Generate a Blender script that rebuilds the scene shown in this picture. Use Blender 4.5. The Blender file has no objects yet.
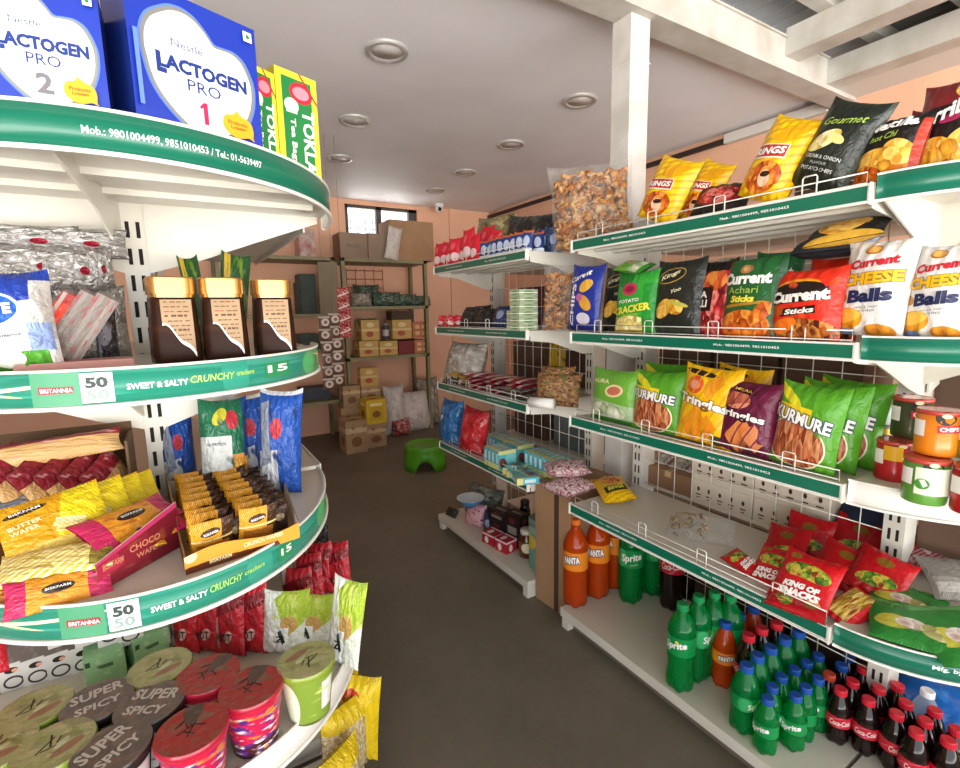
import bpy, math, random
from mathutils import Vector, Matrix
SC = bpy.context.scene
COL = SC.collection
PI = math.pi
rnd = random.Random(7)
# ------------------------------------------------------------------ camera (world: X right along the back wall, Y into the shop, Z up)
H = 1.30
FPX, YAW, PITCH, ROLL = 489.53, math.radians(31.177), math.radians(8.539), math.radians(-1.146)
_fw = Vector((math.sin(YAW)*math.cos(PITCH), math.cos(YAW)*math.cos(PITCH), -math.sin(PITCH)))
_r0 = Vector((math.cos(YAW), -math.sin(YAW), 0)); _u0 = _r0.cross(_fw)
_r = _r0*math.cos(ROLL)+_u0*math.sin(ROLL); _u = -_r0*math.sin(ROLL)+_u0*math.cos(ROLL)
CAMP = Vector((0, 0, H))
def ray(x, y): return _r*((x-480)/FPX) - _u*((y-384)/FPX) + _fw
def atz(x, y, z):
    d = ray(x, y); return CAMP + d*((z-H)/d.z)
def atx(x, y, X):
    d = ray(x, y); return CAMP + d*(X/d.x)
def aty(x, y, Y):
    d = ray(x, y); return CAMP + d*(Y/d.y)
def pix(P):
    P = Vector(P)-CAMP; d = P.dot(_fw); return (480+FPX*P.dot(_r)/d, 384-FPX*P.dot(_u)/d)
def yon(px, X, z):            # the Y on the line (X, ., z) seen in column px
    lo, hi = 0.02, 9.0
    for _ in range(50):
        m = (lo+hi)/2
        if pix((X, m, z))[0] > px: lo = m
        else: hi = m
    return (lo+hi)/2
def height(P, py):            # height of a vertical standing on P that reaches picture row py
    lo, hi = 0.0, 3.0
    for _ in range(40):
        m = (lo+hi)/2
        if pix((P[0], P[1], P[2]+m))[1] > py: lo = m
        else: hi = m
    return lo
cam = bpy.data.objects.new('camera', bpy.data.cameras.new('camera')); COL.objects.link(cam)
cam.matrix_world = Matrix(((_r.x, _u.x, -_fw.x, 0), (_r.y, _u.y, -_fw.y, 0), (_r.z, _u.z, -_fw.z, H), (0, 0, 0, 1)))
cam.data.sensor_width = 36; cam.data.lens = FPX*36/960; cam.data.clip_start = .02
SC.camera = cam
SC.view_settings.view_transform = 'Standard'; SC.view_settings.look = 'None'; SC.view_settings.gamma = 1
SC.view_settings.use_curve_mapping = False
# ------------------------------------------------------------------ materials
def lin(c):
    if isinstance(c, str):
        c = c.lstrip('#'); c = [int(c[i:i+2], 16)/255 for i in (0, 2, 4)]
    return tuple(((v/12.92) if v <= .04045 else ((v+.055)/1.055)**2.4) for v in c[:3])
def rgba(c): return (*lin(c), 1)
_mats = {}
def M(name, col='#888888', rough=.5, metal=0, spec=.5, coat=0, trans=0, alpha=1, bump=0, bscale=40, noise=None, ior=1.45, translucent=0, see=0):
    if name in _mats: return _mats[name]
    m = bpy.data.materials.new(name); m.use_nodes = True; nt = m.node_tree; b = nt.nodes['Principled BSDF']
    b.inputs['Base Color'].default_value = rgba(col); b.inputs['Roughness'].default_value = rough
    b.inputs['Metallic'].default_value = metal; b.inputs['Specular IOR Level'].default_value = spec
    b.inputs['Coat Weight'].default_value = coat; b.inputs['Coat Roughness'].default_value = .08
    b.inputs['Transmission Weight'].default_value = trans; b.inputs['Alpha'].default_value = alpha; b.inputs['IOR'].default_value = ior
    if noise or bump:
        tc = nt.nodes.new('ShaderNodeTexCoord')
        nz = nt.nodes.new('ShaderNodeTexNoise'); nz.inputs['Scale'].default_value = bscale; nz.inputs['Detail'].default_value = 4
        nt.links.new(tc.outputs['Object'], nz.inputs['Vector'])
        if noise:
            cr = nt.nodes.new('ShaderNodeValToRGB'); cr.color_ramp.elements[0].position = .35; cr.color_ramp.elements[1].position = .68
            cr.color_ramp.elements[0].color = rgba(col); cr.color_ramp.elements[1].color = rgba(noise)
            nt.links.new(nz.outputs['Fac'], cr.inputs['Fac']); nt.links.new(cr.outputs['Color'], b.inputs['Base Color'])
        if bump:
            bp = nt.nodes.new('ShaderNodeBump'); bp.inputs['Strength'].default_value = bump; bp.inputs['Distance'].default_value = .01
            nt.links.new(nz.outputs['Fac'], bp.inputs['Height']); nt.links.new(bp.outputs['Normal'], b.inputs['Normal'])
    if translucent:
        tr = nt.nodes.new('ShaderNodeBsdfTranslucent'); tr.inputs['Color'].default_value = rgba(col)
        mx = nt.nodes.new('ShaderNodeMixShader'); mx.inputs[0].default_value = translucent
        out = nt.nodes['Material Output']
        nt.links.new(b.outputs[0], mx.inputs[1]); nt.links.new(tr.outputs[0], mx.inputs[2]); nt.links.new(mx.outputs[0], out.inputs[0])
    if see:
        tr = nt.nodes.new('ShaderNodeBsdfTransparent'); c = lin(col); k = max(c); tr.inputs[0].default_value = (*[min(1, .12+.88*v/k) for v in c], 1)
        mx = nt.nodes.new('ShaderNodeMixShader'); mx.inputs[0].default_value = see; out = nt.nodes['Material Output']; src = out.inputs[0].links[0].from_socket
        nt.links.new(src, mx.inputs[1]); nt.links.new(tr.outputs[0], mx.inputs[2]); nt.links.new(mx.outputs[0], out.inputs[0])
    _mats[name] = m
    return m
# printed packaging: layers are painted in the UV square of the pack
# ('e',cx,cy,rx,ry,rot,paint) ellipse   ('r',cx,cy,hw,hh,rot,paint) rectangle   ('w',scale,rot,lo,paint) wavy stripes  ('n',scale,thr,paint) blotches
# paint = '#hex' or ('food', scale, stretch, [hex,hex,hex])
def ART(name, base, layers, rough=.32, coat=.25, bump=.25, bscale=9, metal=0, spec=.32):
    if name in _mats: return _mats[name]
    m = bpy.data.materials.new(name); m.use_nodes = True; nt = m.node_tree; N = nt.nodes; L = nt.links; b = N['Principled BSDF']
    b.inputs['Roughness'].default_value = rough; b.inputs['Coat Weight'].default_value = coat*.4; b.inputs['Coat Roughness'].default_value = .12; b.inputs['Specular IOR Level'].default_value = spec
    b.inputs['Metallic'].default_value = metal
    uv = N.new('ShaderNodeTexCoord').outputs['UV']
    def paint(p):
        if isinstance(p, str):
            r = N.new('ShaderNodeRGB'); r.outputs[0].default_value = rgba(p); return r.outputs[0]
        _, sc, st, cols = p
        mp = N.new('ShaderNodeMapping'); mp.inputs['Scale'].default_value = (sc, sc*st, 1); mp.inputs['Rotation'].default_value = (0, 0, .5)
        L.new(uv, mp.inputs['Vector'])
        vo = N.new('ShaderNodeTexVoronoi'); vo.inputs['Scale'].default_value = 1; L.new(mp.outputs[0], vo.inputs['Vector'])
        sp = N.new('ShaderNodeSeparateColor'); L.new(vo.outputs['Color'], sp.inputs[0])
        md = N.new('ShaderNodeMath'); md.operation = 'MULTIPLY_ADD'; L.new(vo.outputs['Distance'], md.inputs[0]); md.inputs[1].default_value = -.55
        L.new(sp.outputs[0], md.inputs[2])
        ad = N.new('ShaderNodeMath'); ad.operation = 'ADD'; L.new(md.outputs[0], ad.inputs[0]); ad.inputs[1].default_value = .3
        cr = N.new('ShaderNodeValToRGB'); L.new(ad.outputs[0], cr.inputs[0]); el = cr.color_ramp.elements
        while len(el) < len(cols): el.new(.5)
        for i, c in enumerate(cols): el[i].position = i/(len(cols)-1); el[i].color = rgba(c)
        return cr.outputs[0]
    cur = paint(base)
    for ly in layers:
        k = ly[0]
        if k in 'er':
            _, cx, cy, rx, ry, rot, p = ly
            mp = N.new('ShaderNodeMapping'); mp.vector_type = 'TEXTURE'
            mp.inputs['Location'].default_value = (cx, cy, 0); mp.inputs['Rotation'].default_value = (0, 0, math.radians(rot)); mp.inputs['Scale'].default_value = (rx, ry, 1)
            L.new(uv, mp.inputs['Vector'])
            if k == 'e':
                mul = N.new('ShaderNodeVectorMath'); mul.operation = 'MULTIPLY'; mul.inputs[1].default_value = (1, 1, 0); L.new(mp.outputs[0], mul.inputs[0])
                ln = N.new('ShaderNodeVectorMath'); ln.operation = 'LENGTH'; L.new(mul.outputs[0], ln.inputs[0]); d = ln.outputs['Value']
            else:
                ab = N.new('ShaderNodeVectorMath'); ab.operation = 'ABSOLUTE'; L.new(mp.outputs[0], ab.inputs[0])
                sp = N.new('ShaderNodeSeparateXYZ'); L.new(ab.outputs[0], sp.inputs[0])
                mx = N.new('ShaderNodeMath'); mx.operation = 'MAXIMUM'; L.new(sp.outputs[0], mx.inputs[0]); L.new(sp.outputs[1], mx.inputs[1]); d = mx.outputs[0]
            lt = N.new('ShaderNodeMath'); lt.operation = 'LESS_THAN'; L.new(d, lt.inputs[0]); lt.inputs[1].default_value = 1; f = lt.outputs[0]
        elif k == 'w':
            _, sc, rot, lo, p = ly
            mp = N.new('ShaderNodeMapping'); mp.inputs['Rotation'].default_value = (0, 0, math.radians(rot)); L.new(uv, mp.inputs['Vector'])
            wv = N.new('ShaderNodeTexWave'); wv.inputs['Scale'].default_value = sc; wv.inputs['Distortion'].default_value = 2; L.new(mp.outputs[0], wv.inputs['Vector'])
            lt = N.new('ShaderNodeMath'); lt.operation = 'GREATER_THAN'; L.new(wv.outputs['Fac'], lt.inputs[0]); lt.inputs[1].default_value = lo; f = lt.outputs[0]
        else:
            _, sc, thr, p = ly
            nz = N.new('ShaderNodeTexNoise'); nz.inputs['Scale'].default_value = sc; L.new(uv, nz.inputs['Vector'])
            lt = N.new('ShaderNodeMapRange'); lt.interpolation_type = 'SMOOTHSTEP'; L.new(nz.outputs['Fac'], lt.inputs[0]); lt.inputs[1].default_value = thr-.07; lt.inputs[2].default_value = thr+.07; f = lt.outputs[0]
        mix = N.new('ShaderNodeMix'); mix.data_type = 'RGBA'
        L.new(f, mix.inputs[0]); L.new(cur, mix.inputs[6]); L.new(paint(p), mix.inputs[7]); cur = mix.outputs[2]
    L.new(cur, b.inputs['Base Color'])
    if bump:
        nz = N.new('ShaderNodeTexNoise'); nz.inputs['Scale'].default_value = bscale; nz.inputs['Detail'].default_value = 3; nz.inputs['Distortion'].default_value = .6
        L.new(uv, nz.inputs['Vector'])
        bp = N.new('ShaderNodeBump'); bp.inputs['Strength'].default_value = bump; bp.inputs['Distance'].default_value = .02
        # pressed ridges of the end seals
        su = N.new('ShaderNodeSeparateXYZ'); L.new(uv, su.inputs[0])
        def mth(op, a, b_=None):
            n = N.new('ShaderNodeMath'); n.operation = op
            for k, q in enumerate((a, b_)):
                if q is None: continue
                if isinstance(q, (int, float)): n.inputs[k].default_value = q
                else: L.new(q, n.inputs[k])
            return n.outputs[0]
        ridge = mth('MULTIPLY', mth('MULTIPLY', mth('SINE', mth('MULTIPLY', su.outputs[0], 170.0)), .10), mth('GREATER_THAN', mth('ABSOLUTE', mth('SUBTRACT', su.outputs[1], .5)), .468))
        L.new(mth('ADD', nz.outputs['Fac'], ridge), bp.inputs['Height']); L.new(bp.outputs['Normal'], b.inputs['Normal']); L.new(bp.outputs['Normal'], b.inputs['Coat Normal'])
    _mats[name] = m
    return m
# clear plastic film: mostly see-through with sharp highlights
def FILM(name, col='#ffffff', op=.16, rough=.12, bscale=18):
    if name in _mats: return _mats[name]
    m = bpy.data.materials.new(name); m.use_nodes = True; nt = m.node_tree; N = nt.nodes; L = nt.links
    b = N['Principled BSDF']; b.inputs['Base Color'].default_value = rgba(col); b.inputs['Roughness'].default_value = rough; b.inputs['Specular IOR Level'].default_value = .8
    tr = N.new('ShaderNodeBsdfTransparent'); tr.inputs[0].default_value = (.97, .97, .97, 1)
    tc = N.new('ShaderNodeTexCoord'); nz = N.new('ShaderNodeTexNoise'); nz.inputs['Scale'].default_value = bscale; nz.inputs['Detail'].default_value = 3; L.new(tc.outputs['Object'], nz.inputs['Vector'])
    bp = N.new('ShaderNodeBump'); bp.inputs['Strength'].default_value = .8; bp.inputs['Distance'].default_value = .03; L.new(nz.outputs['Fac'], bp.inputs['Height']); L.new(bp.outputs[0], b.inputs['Normal'])
    mr = N.new('ShaderNodeMapRange'); mr.inputs[1].default_value = .35; mr.inputs[2].default_value = .75; mr.inputs[3].default_value = op*.4; mr.inputs[4].default_value = op*2; L.new(nz.outputs['Fac'], mr.inputs[0])
    mx = N.new('ShaderNodeMixShader'); L.new(mr.outputs[0], mx.inputs[0]); L.new(tr.outputs[0], mx.inputs[1]); L.new(b.outputs[0], mx.inputs[2]); L.new(mx.outputs[0], N['Material Output'].inputs[0])
    _mats[name] = m
    return m
# ------------------------------------------------------------------ mesh builder
class MB:
    def __init__(s): s.v = []; s.f = []; s.uv = []; s.mi = []; s.sm = []; s.T = None
    def vert(s, p):
        p = Vector(p); s.v.append(tuple(s.T @ p) if s.T else tuple(p)); return len(s.v)-1
    def face(s, idx, mi=0, uv=None, sm=False):
        s.f.append(tuple(idx)); s.uv.append(uv); s.mi.append(mi); s.sm.append(sm)
    def box(s, x0, y0, z0, x1, y1, z1, mi=0, mis=None):       # mis: material per face  -x +x -y +y -z +z
        i = [s.vert((x, y, z)) for z in (z0, z1) for y in (y0, y1) for x in (x0, x1)]
        q = [(2, 0, 4, 6), (1, 3, 7, 5), (0, 1, 5, 4), (3, 2, 6, 7), (2, 3, 1, 0), (4, 5, 7, 6)]
        for k, c in enumerate(q): s.face([i[j] for j in c], mis[k] if mis else mi, [(0, 0), (1, 0), (1, 1), (0, 1)])
    def grid(s, fn, nu, nv, mi=0, uvfn=None, sm=True, flip=False, wrapu=False):
        W = nu if wrapu else nu+1
        base = len(s.v)
        for j in range(nv+1):
            for i in range(W): s.vert(fn(i/nu, j/nv))
        for j in range(nv):
            for i in range(nu):
                a = base+j*W+i; b_ = base+j*W+(i+1) % W; c = base+(j+1)*W+(i+1) % W; d = base+(j+1)*W+i
                us = [(i/nu, j/nv), ((i+1)/nu, j/nv), ((i+1)/nu, (j+1)/nv), (i/nu, (j+1)/nv)]
                if uvfn: us = [uvfn(*q) for q in us]
                idx = [a, b_, c, d]
                if flip: idx.reverse(); us.reverse()
                s.face(idx, mi, us, sm)
    def lathe(s, prof, n=20, mi=0, cx=0, cy=0, lobes=0, lobe_amp=0, lobe_top=0, mif=None, cap=True):
        rows = []
        for (r, z) in prof:
            row = []
            for k in range(n):
                a = 2*PI*k/n; rr = r
                if lobes and z < lobe_top: rr = r*(1-lobe_amp*(1-z/lobe_top)*(.5-.5*math.cos(lobes*a)))
                row.append(s.vert((cx+rr*math.cos(a), cy+rr*math.sin(a), z)))
            rows.append(row)
        z0, z1 = prof[0][1], prof[-1][1]; dz = (z1-z0) or 1
        for j in range(len(prof)-1):
            for k in range(n):
                k2 = (k+1) % n
                s.face([rows[j][k], rows[j][k2], rows[j+1][k2], rows[j+1][k]], mif(j) if mif else mi,
                       [(k/n, (prof[j][1]-z0)/dz), ((k+1)/n, (prof[j][1]-z0)/dz), ((k+1)/n, (prof[j+1][1]-z0)/dz), (k/n, (prof[j+1][1]-z0)/dz)], True)
        if cap:
            uvd = [(.5+.5*math.cos(2*PI*k/n), .5+.5*math.sin(2*PI*k/n)) for k in range(n)]
            if prof[0][0] > 1e-4: s.face(rows[0][::-1], mif(0) if mif else mi, uvd[::-1])
            if prof[-1][0] > 1e-4: s.face(rows[-1], mif(len(prof)-2) if mif else mi, uvd)
    def tube(s, pts, r, n=6, mi=0):
        pts = [Vector(p) for p in pts]; rows = []
        for i, p in enumerate(pts):
            d = (pts[min(i+1, len(pts)-1)]-pts[max(i-1, 0)]).normalized()
            a = d.cross(Vector((0, 0, 1)) if abs(d.z) < .9 else Vector((1, 0, 0))).normalized(); b = d.cross(a)
            rows.append([s.vert(p+(a*math.cos(2*PI*k/n)+b*math.sin(2*PI*k/n))*r) for k in range(n)])
        for j in range(len(pts)-1):
            for k in range(n): s.face([rows[j][k], rows[j][(k+1) % n], rows[j+1][(k+1) % n], rows[j+1][k]], mi, None, True)
        s.face(rows[0][::-1], mi); s.face(rows[-1], mi)
    def prism(s, poly, d0, d1, mp, mi=0):                      # poly in 2D, mp(a,b,depth)->3D
        A = [s.vert(mp(a, b, d0)) for a, b in poly]; B = [s.vert(mp(a, b, d1)) for a, b in poly]; n = len(poly)
        s.face(A[::-1], mi); s.face(B, mi)
        for k in range(n): s.face([A[k], A[(k+1) % n], B[(k+1) % n], B[k]], mi)
    def poly(s, pts, mi=0): s.face([s.vert(p) for p in pts], mi)
    def mapped(s, tm, fn, mi=0):                               # text or shape mesh (verts2d, faces) laid on a surface by fn(x,y)
        V, F = tm; b = len(s.v)
        for (x, y) in V: s.vert(fn(x, y))
        for f in F: s.face([b+i for i in f], mi)
    def mesh(s, name, mats):
        me = bpy.data.meshes.new(name); me.from_pydata(s.v, [], s.f)
        for m in (mats if isinstance(mats, (list, tuple)) else [mats]): me.materials.append(m)
        me.polygons.foreach_set('material_index', s.mi); me.polygons.foreach_set('use_smooth', s.sm)
        if any(s.uv):
            ul = me.uv_layers.new(name='UVMap'); k = 0
            for f, u in zip(s.f, s.uv):
                for j in range(len(f)):
                    ul.data[k].uv = u[j] if u else (0, 0); k += 1
        me.update(); return me
    def build(s, name, mats, parent=None, loc=None, rz=0, bevel=0):
        o = bpy.data.objects.new(name, s.mesh(name, mats)); COL.objects.link(o)
        if parent: o.parent = parent
        if loc is not None: o.location = loc
        o.rotation_euler[2] = rz
        if bevel:
            b = o.modifiers.new('bevel', 'BEVEL'); b.width = bevel; b.segments = 2; b.limit_method = 'ANGLE'; b.angle_limit = .6
        return o
def tag(o, label, cat, group=None, kind=None):
    o['label'] = label; o['category'] = cat
    if group: o['group'] = group
    if kind: o['kind'] = kind
    return o
def struct(o, label=None):
    o['kind'] = 'structure'
    if label: o['label'] = label
    return o
def empty(name, label, cat, loc=(0, 0, 0), rz=0, group=None):
    o = bpy.data.objects.new(name, None); COL.objects.link(o); o.location = loc; o.rotation_euler[2] = rz; o.empty_display_size = .05
    return tag(o, label, cat, group)
def dup(o, loc, rz, label, group=None, rx=None, ry=None):
    c = o.copy(); COL.objects.link(c); c.location = loc; c.rotation_euler[2] = rz
    if rx is not None: c.rotation_euler[0] = rx
    if ry is not None: c.rotation_euler[1] = ry
    c['label'] = label
    if group: c['group'] = group
    for ch in list(o.children):
        d = ch.copy(); COL.objects.link(d); d.parent = c
        for g in list(ch.children):
            e = g.copy(); COL.objects.link(e); e.parent = d
    return c
# ------------------------------------------------------------------ lettering
_tx = {}
def TXT(s, bold=0, shear=0):
    k = (s, bold, shear)
    if k in _tx: return _tx[k]
    cu = bpy.data.curves.new('t', 'FONT'); cu.body = s; cu.resolution_u = 2; cu.offset = bold; cu.shear = shear; cu.size = 1
    ob = bpy.data.objects.new('t', cu); me = bpy.data.meshes.new_from_object(ob)
    V = [(v.co.x, v.co.y) for v in me.vertices]; F = [tuple(p.vertices) for p in me.polygons]
    bpy.data.objects.remove(ob); bpy.data.curves.remove(cu); bpy.data.meshes.remove(me)
    x0 = min(v[0] for v in V); x1 = max(v[0] for v in V); y0 = min(v[1] for v in V); y1 = max(v[1] for v in V)
    V = [((x-x0)/max(x1-x0, 1e-6)-.5, (y-y0)/max(y1-y0, 1e-6)-.5) for x, y in V]
    # cut long faces so that the letters can follow a curved surface
    _tx[k] = (V, F); return _tx[k]
def fit(tm, cx, cy, w, h, rot=0, asp=1):   # place the unit text box; asp = height/width of the uv square so that rotation keeps shape
    c, s_ = math.cos(math.radians(rot)), math.sin(math.radians(rot))
    V = []
    for x, y in tm[0]:
        x *= w; y *= h*asp
        V.append((cx+x*c-y*s_, cy+(x*s_+y*c)/asp))
    return (V, tm[1])
def disc(n=20): return ([(.5*math.cos(2*PI*k/n), .5*math.sin(2*PI*k/n)) for k in range(n)], [tuple(range(n))])
# ------------------------------------------------------------------ setting
FZ_ = .085; CEIL = 2.42; YB = 5.0; XR = 3.19; XL = -1.75; YF = -2.6
def concrete():
    m = bpy.data.materials.new('worn_cement_floor'); m.use_nodes = True; nt = m.node_tree; N = nt.nodes; L = nt.links; b = N['Principled BSDF']
    tc = N.new('ShaderNodeTexCoord')
    n1 = N.new('ShaderNodeTexNoise'); n1.inputs['Scale'].default_value = 1.6; n1.inputs['Detail'].default_value = 8; n1.inputs['Roughness'].default_value = .65
    n2 = N.new('ShaderNodeTexNoise'); n2.inputs['Scale'].default_value = 60; n2.inputs['Detail'].default_value = 3
    L.new(tc.outputs['Object'], n1.inputs[0]); L.new(tc.outputs['Object'], n2.inputs[0])
    r = N.new('ShaderNodeValToRGB'); r.color_ramp.elements[0].position = .3; r.color_ramp.elements[1].position = .72
    r.color_ramp.elements[0].color = rgba('#645d4f'); r.color_ramp.elements[1].color = rgba('#837a67'); L.new(n1.outputs[0], r.inputs[0])
    mx = N.new('ShaderNodeMix'); mx.data_type = 'RGBA'; mx.blend_type = 'MULTIPLY'; mx.inputs[0].default_value = .25
    L.new(r.outputs[0], mx.inputs[6]); L.new(n2.outputs['Color'], mx.inputs[7]); L.new(mx.outputs[2], b.inputs['Base Color'])
    b.inputs['Roughness'].default_value = .55
    bp = N.new('ShaderNodeBump'); bp.inputs['Strength'].default_value = .15; bp.inputs['Distance'].default_value = .004; L.new(n2.outputs[0], bp.inputs['Height']); L.new(bp.outputs[0], b.inputs['Normal'])
    return m
peach = M('peach_wall_paint', '#e6b799', .75, noise='#e0ae8f', bscale=3)
ceilm = M('ceiling_paint', '#eff2f6', .6, noise='#e6e9ed', bscale=2)
steelw = M('white_painted_steel', '#d6d4cf', .45, noise='#c3c0b8', bscale=9)
rustw = M('grimy_steel', '#c3c1ba', .5, noise='#aba69b', bscale=7)
b = MB(); b.box(XL, YF, .03, XR+.1, YB+.1, .085); struct(b.build('floor', concrete()), 'dark worn cement shop floor')
# back wall with a window hole
wx0, wx1, wz0, wz1 = 1.50, 2.28, 1.95, 2.375
b = MB()
for x0, z0, x1, z1 in ((XL, 0, wx0, 2.9), (wx1, 0, XR+.1, 2.9), (wx0, 0, wx1, wz0), (wx0, wz1, wx1, 2.9)): b.box(x0, YB, z0, x1, YB+.12, z1)
struct(b.build('wall_back', peach), 'peach painted back wall')
b = MB(); b.box(XR, YF, 0, XR+.12, YB, 2.95); struct(b.build('wall_right', peach), 'peach painted side wall above the crisps')
b = MB(); b.box(XL-.12, -.3, 0, XL, YB+.12, 2.95); struct(b.build('wall_left', peach), 'side wall behind the curved shelf unit')
b = MB(); b.box(XL, 1.44, CEIL, XR, YB, CEIL+.06); struct(b.build('ceiling', ceilm), 'grey plastered ceiling')
# window: frame, mullion, grille, curtain edge
wf = M('dark_window_frame', '#4a4540', .5)
w = bpy.data.objects.new('window_1', None); COL.objects.link(w); struct(w, 'barred back window full of daylight'); w.location = ((wx0+wx1)/2, YB, wz0)
def rel(o): o.location = -o.parent.location; return o
b = MB()
for x0, z0, x1, z1 in ((wx0, wz0, wx0+.035, wz1), (wx1-.09, wz0, wx1, wz1), (wx0, wz0, wx1, wz0+.03), (wx0, wz1-.03, wx1, wz1), (1.83, wz0, 1.885, wz1)): b.box(x0, YB+.02, z0, x1, YB+.07, z1)
rel(b.build('frame', wf, w))
b = MB()
for i in range(1, 10): b.box(wx0+.078*i-.004, YB+.085, wz0, wx0+.078*i+.004, YB+.093, wz1-.1)
for i in range(1, 5): b.box(wx0, YB+.08, wz0+.068*i-.004, wx1, YB+.088, wz0+.068*i+.004)
rel(b.build('grille', M('grey_grille', '#8d918c', .5), w))
b = MB(); b.box(wx0+.02, YB+.045, wz0+.02, wx1-.02, YB+.049, wz1-.02); rel(b.build('pane', FILM('window_glass', '#eef4f4', .12, .02, 3), w))
# post, beams and the open steel roof
b = MB(); b.box(1.495, 1.365, FZ_, 1.595, 1.455, 2.44); b.box(1.491, 1.361, 2.2, 1.599, 1.459, 2.204); struct(b.build('column', steelw), 'white square steel post standing in the shelf gap')
b = MB(); b.box(XL, 1.34, 2.355, XR-.01, 1.44, 2.50); b.box(XL, 1.33, 2.353, XR-.01, 1.445, 2.361); b.box(XL, 1.33, 2.494, XR-.01, 1.445, 2.502)
struct(b.build('beam', rustw), 'white steel roof beam over the shelves')
b = MB(); b.box(2.47, YF, 2.42, 2.585, 1.34, 2.535); struct(b.build('girder_beam', rustw), 'white steel girder running to the front')
b = MB(); b.box(2.86, YF, 2.38, 2.97, 1.34, 2.49); struct(b.build('wall_beam', rustw), 'white steel girder beside the wall')
b = MB(); b.box(2.97, YF, 2.38, XR, 1.34, 2.395); b.box(3.12, YF, 2.395, XR, 1.34, 2.46); struct(b.build('trim_1', M('pale_trim', '#cfccc6', .5)), 'pale ledge along the top of the side wall')
for k, y in enumerate((1.18, .86, .52, .15, -.3, -.8, -1.4, -2.0)):
    b = MB(); b.box(XL, y-.03, 2.535, XR, y+.03, 2.60); struct(b.build('roof_beam', rustw), 'thin steel purlin under the roof sheet')
b = MB()
n = 90
for i in range(n):
    x = XL+(XR-XL)*i/n; x2 = XL+(XR-XL)*(i+1)/n; z = 2.605+(.02 if i % 2 else 0); z2 = 2.605+(.02 if (i+1) % 2 else 0)
    b.poly([(x, YF, z), (x2, YF, z2), (x2, 1.5, z2), (x, 1.5, z)])
struct(b.build('roof', M('roof_sheet', '#77756f', .5)), 'corrugated metal roof sheet')
# strips and pipe on the right wall
b = MB(); b.box(XR-.03, 2.06, 2.355, XR-.001, YB-.02, 2.385); struct(b.build('trim_2', M('dark_strip', '#33231d', .6)), 'dark strip along the wall under the ceiling')  # narrow dark strip along the wall just below the ceiling
b = MB(); b.box(XR-.05, 1.46, 2.345, XR-.001, 2.06, 2.40); struct(b.build('trim_3', M('pale_trim')), 'pale casing under the ceiling')
b = MB(); b.lathe([(.02, .085), (.02, 2.43)], 12); struct(b.build('trim_4', M('pink_pipe', '#e2c4b2', .5), None, (3.1, 1.38, 0)), 'thin pipe below the beam end')
b = MB(); b.box(2.66, YB-.02, .085, 2.685, YB-.001, CEIL); struct(b.build('trim_5', peach), 'painted wire casing down the back wall')
# ceiling lights
lm, lr = M('light_disc', '#d9d8d4', .4), M('light_ring', '#b9b8b4', .35, .2)
LABS = {0: 'round ceiling light nearest the blue cartons', 1: 'round ceiling light beside the white post', 2: 'round ceiling light above the tea cartons', 3: 'round ceiling light in the middle of the ceiling, left of the post',
        4: 'round ceiling light on the far right, third along its row', 5: 'faint round ceiling light nearest the back window on its row', 6: 'last round ceiling light before the security camera'}
L0 = None
for k, p in enumerate(((387, 50), (580, 100), (355, 120), (511, 144), (465, 172), (340, 158), (435, 190))):
    P = atz(*p, CEIL); loc = (P.x, P.y, CEIL)
    if L0 is None:
        L0 = empty('ceiling_light', LABS[k], 'ceiling light', loc, 0, 'round ceiling lights')
        b = MB(); b.lathe([(.068, -.006), (.074, -.012), (.088, -.012), (.092, -.004), (.092, 0)], 32, cap=False); b.build('trim_ring', lr, L0)
        b = MB(); b.lathe([(.0, -.0065), (.07, -.0065), (.07, 0)], 32); b.build('diffuser', lm, L0)
    else: dup(L0, loc, 0, LABS[k])
# security camera
P = atz(439, 204, CEIL); sc_ = empty('ceiling_camera', 'small white dome security camera on the ceiling near the back wall', 'security camera', (P.x, P.y, CEIL+.001))
b = MB(); b.lathe([(.05, 0), (.05, -.025), (.045, -.03), (0, -.03)], 20); b.build('base', M('white_plastic', '#e8e8e4', .35), sc_)
b = MB(); b.lathe([(0, -.085), (.022, -.08), (.036, -.062), (.04, -.045), (.036, -.03)], 20); b.build('dome', M('white_plastic'), sc_)
b = MB(); b.T = Matrix.Translation((-.012, -.034, -.058)) @ Matrix.Rotation(PI/2, 4, 'X'); b.lathe([(.02, -.002), (.02, .006), (0, .007)], 16); b.build('lens', M('black_plastic', '#101010', .2), sc_, )
# ------------------------------------------------------------------ shelving
ZB = [.565, .89, 1.185, 1.49]          # underside of the front strips, lowest shelf first
SH = .035                              # strip height on the straight bays
ZS = [z+.032 for z in ZB]              # shelf surfaces
ZBASE = .163
FZ = .085                                # floor level
shw = M('shelf_white_enamel', '#dcd9ce', .38, coat=.2, noise='#d3cfc2', bscale=5)
shgrey = M('shelf_top_enamel', '#cfcabc', .35, coat=.2)
slot = M('slot_black', '#17140f', .8)
green = M('green_price_strip', '#0f6a52', .3, coat=.2)
greenw = M('strip_lettering', '#f2f5f2', .5)
wirem = M('white_wire', '#e9e6dc', .35, coat=.2)
stripw = M('strip_white_edge', '#eceae2', .35)
def upright_mesh(z1, w=.042, dpt=.055, dirn=(0, -1), slots=True, z0=0.0):
    # face with the slots looks along dirn
    b = MB(); b.box(-w/2, -dpt/2, z0, w/2, dpt/2, z1)
    return b
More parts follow.
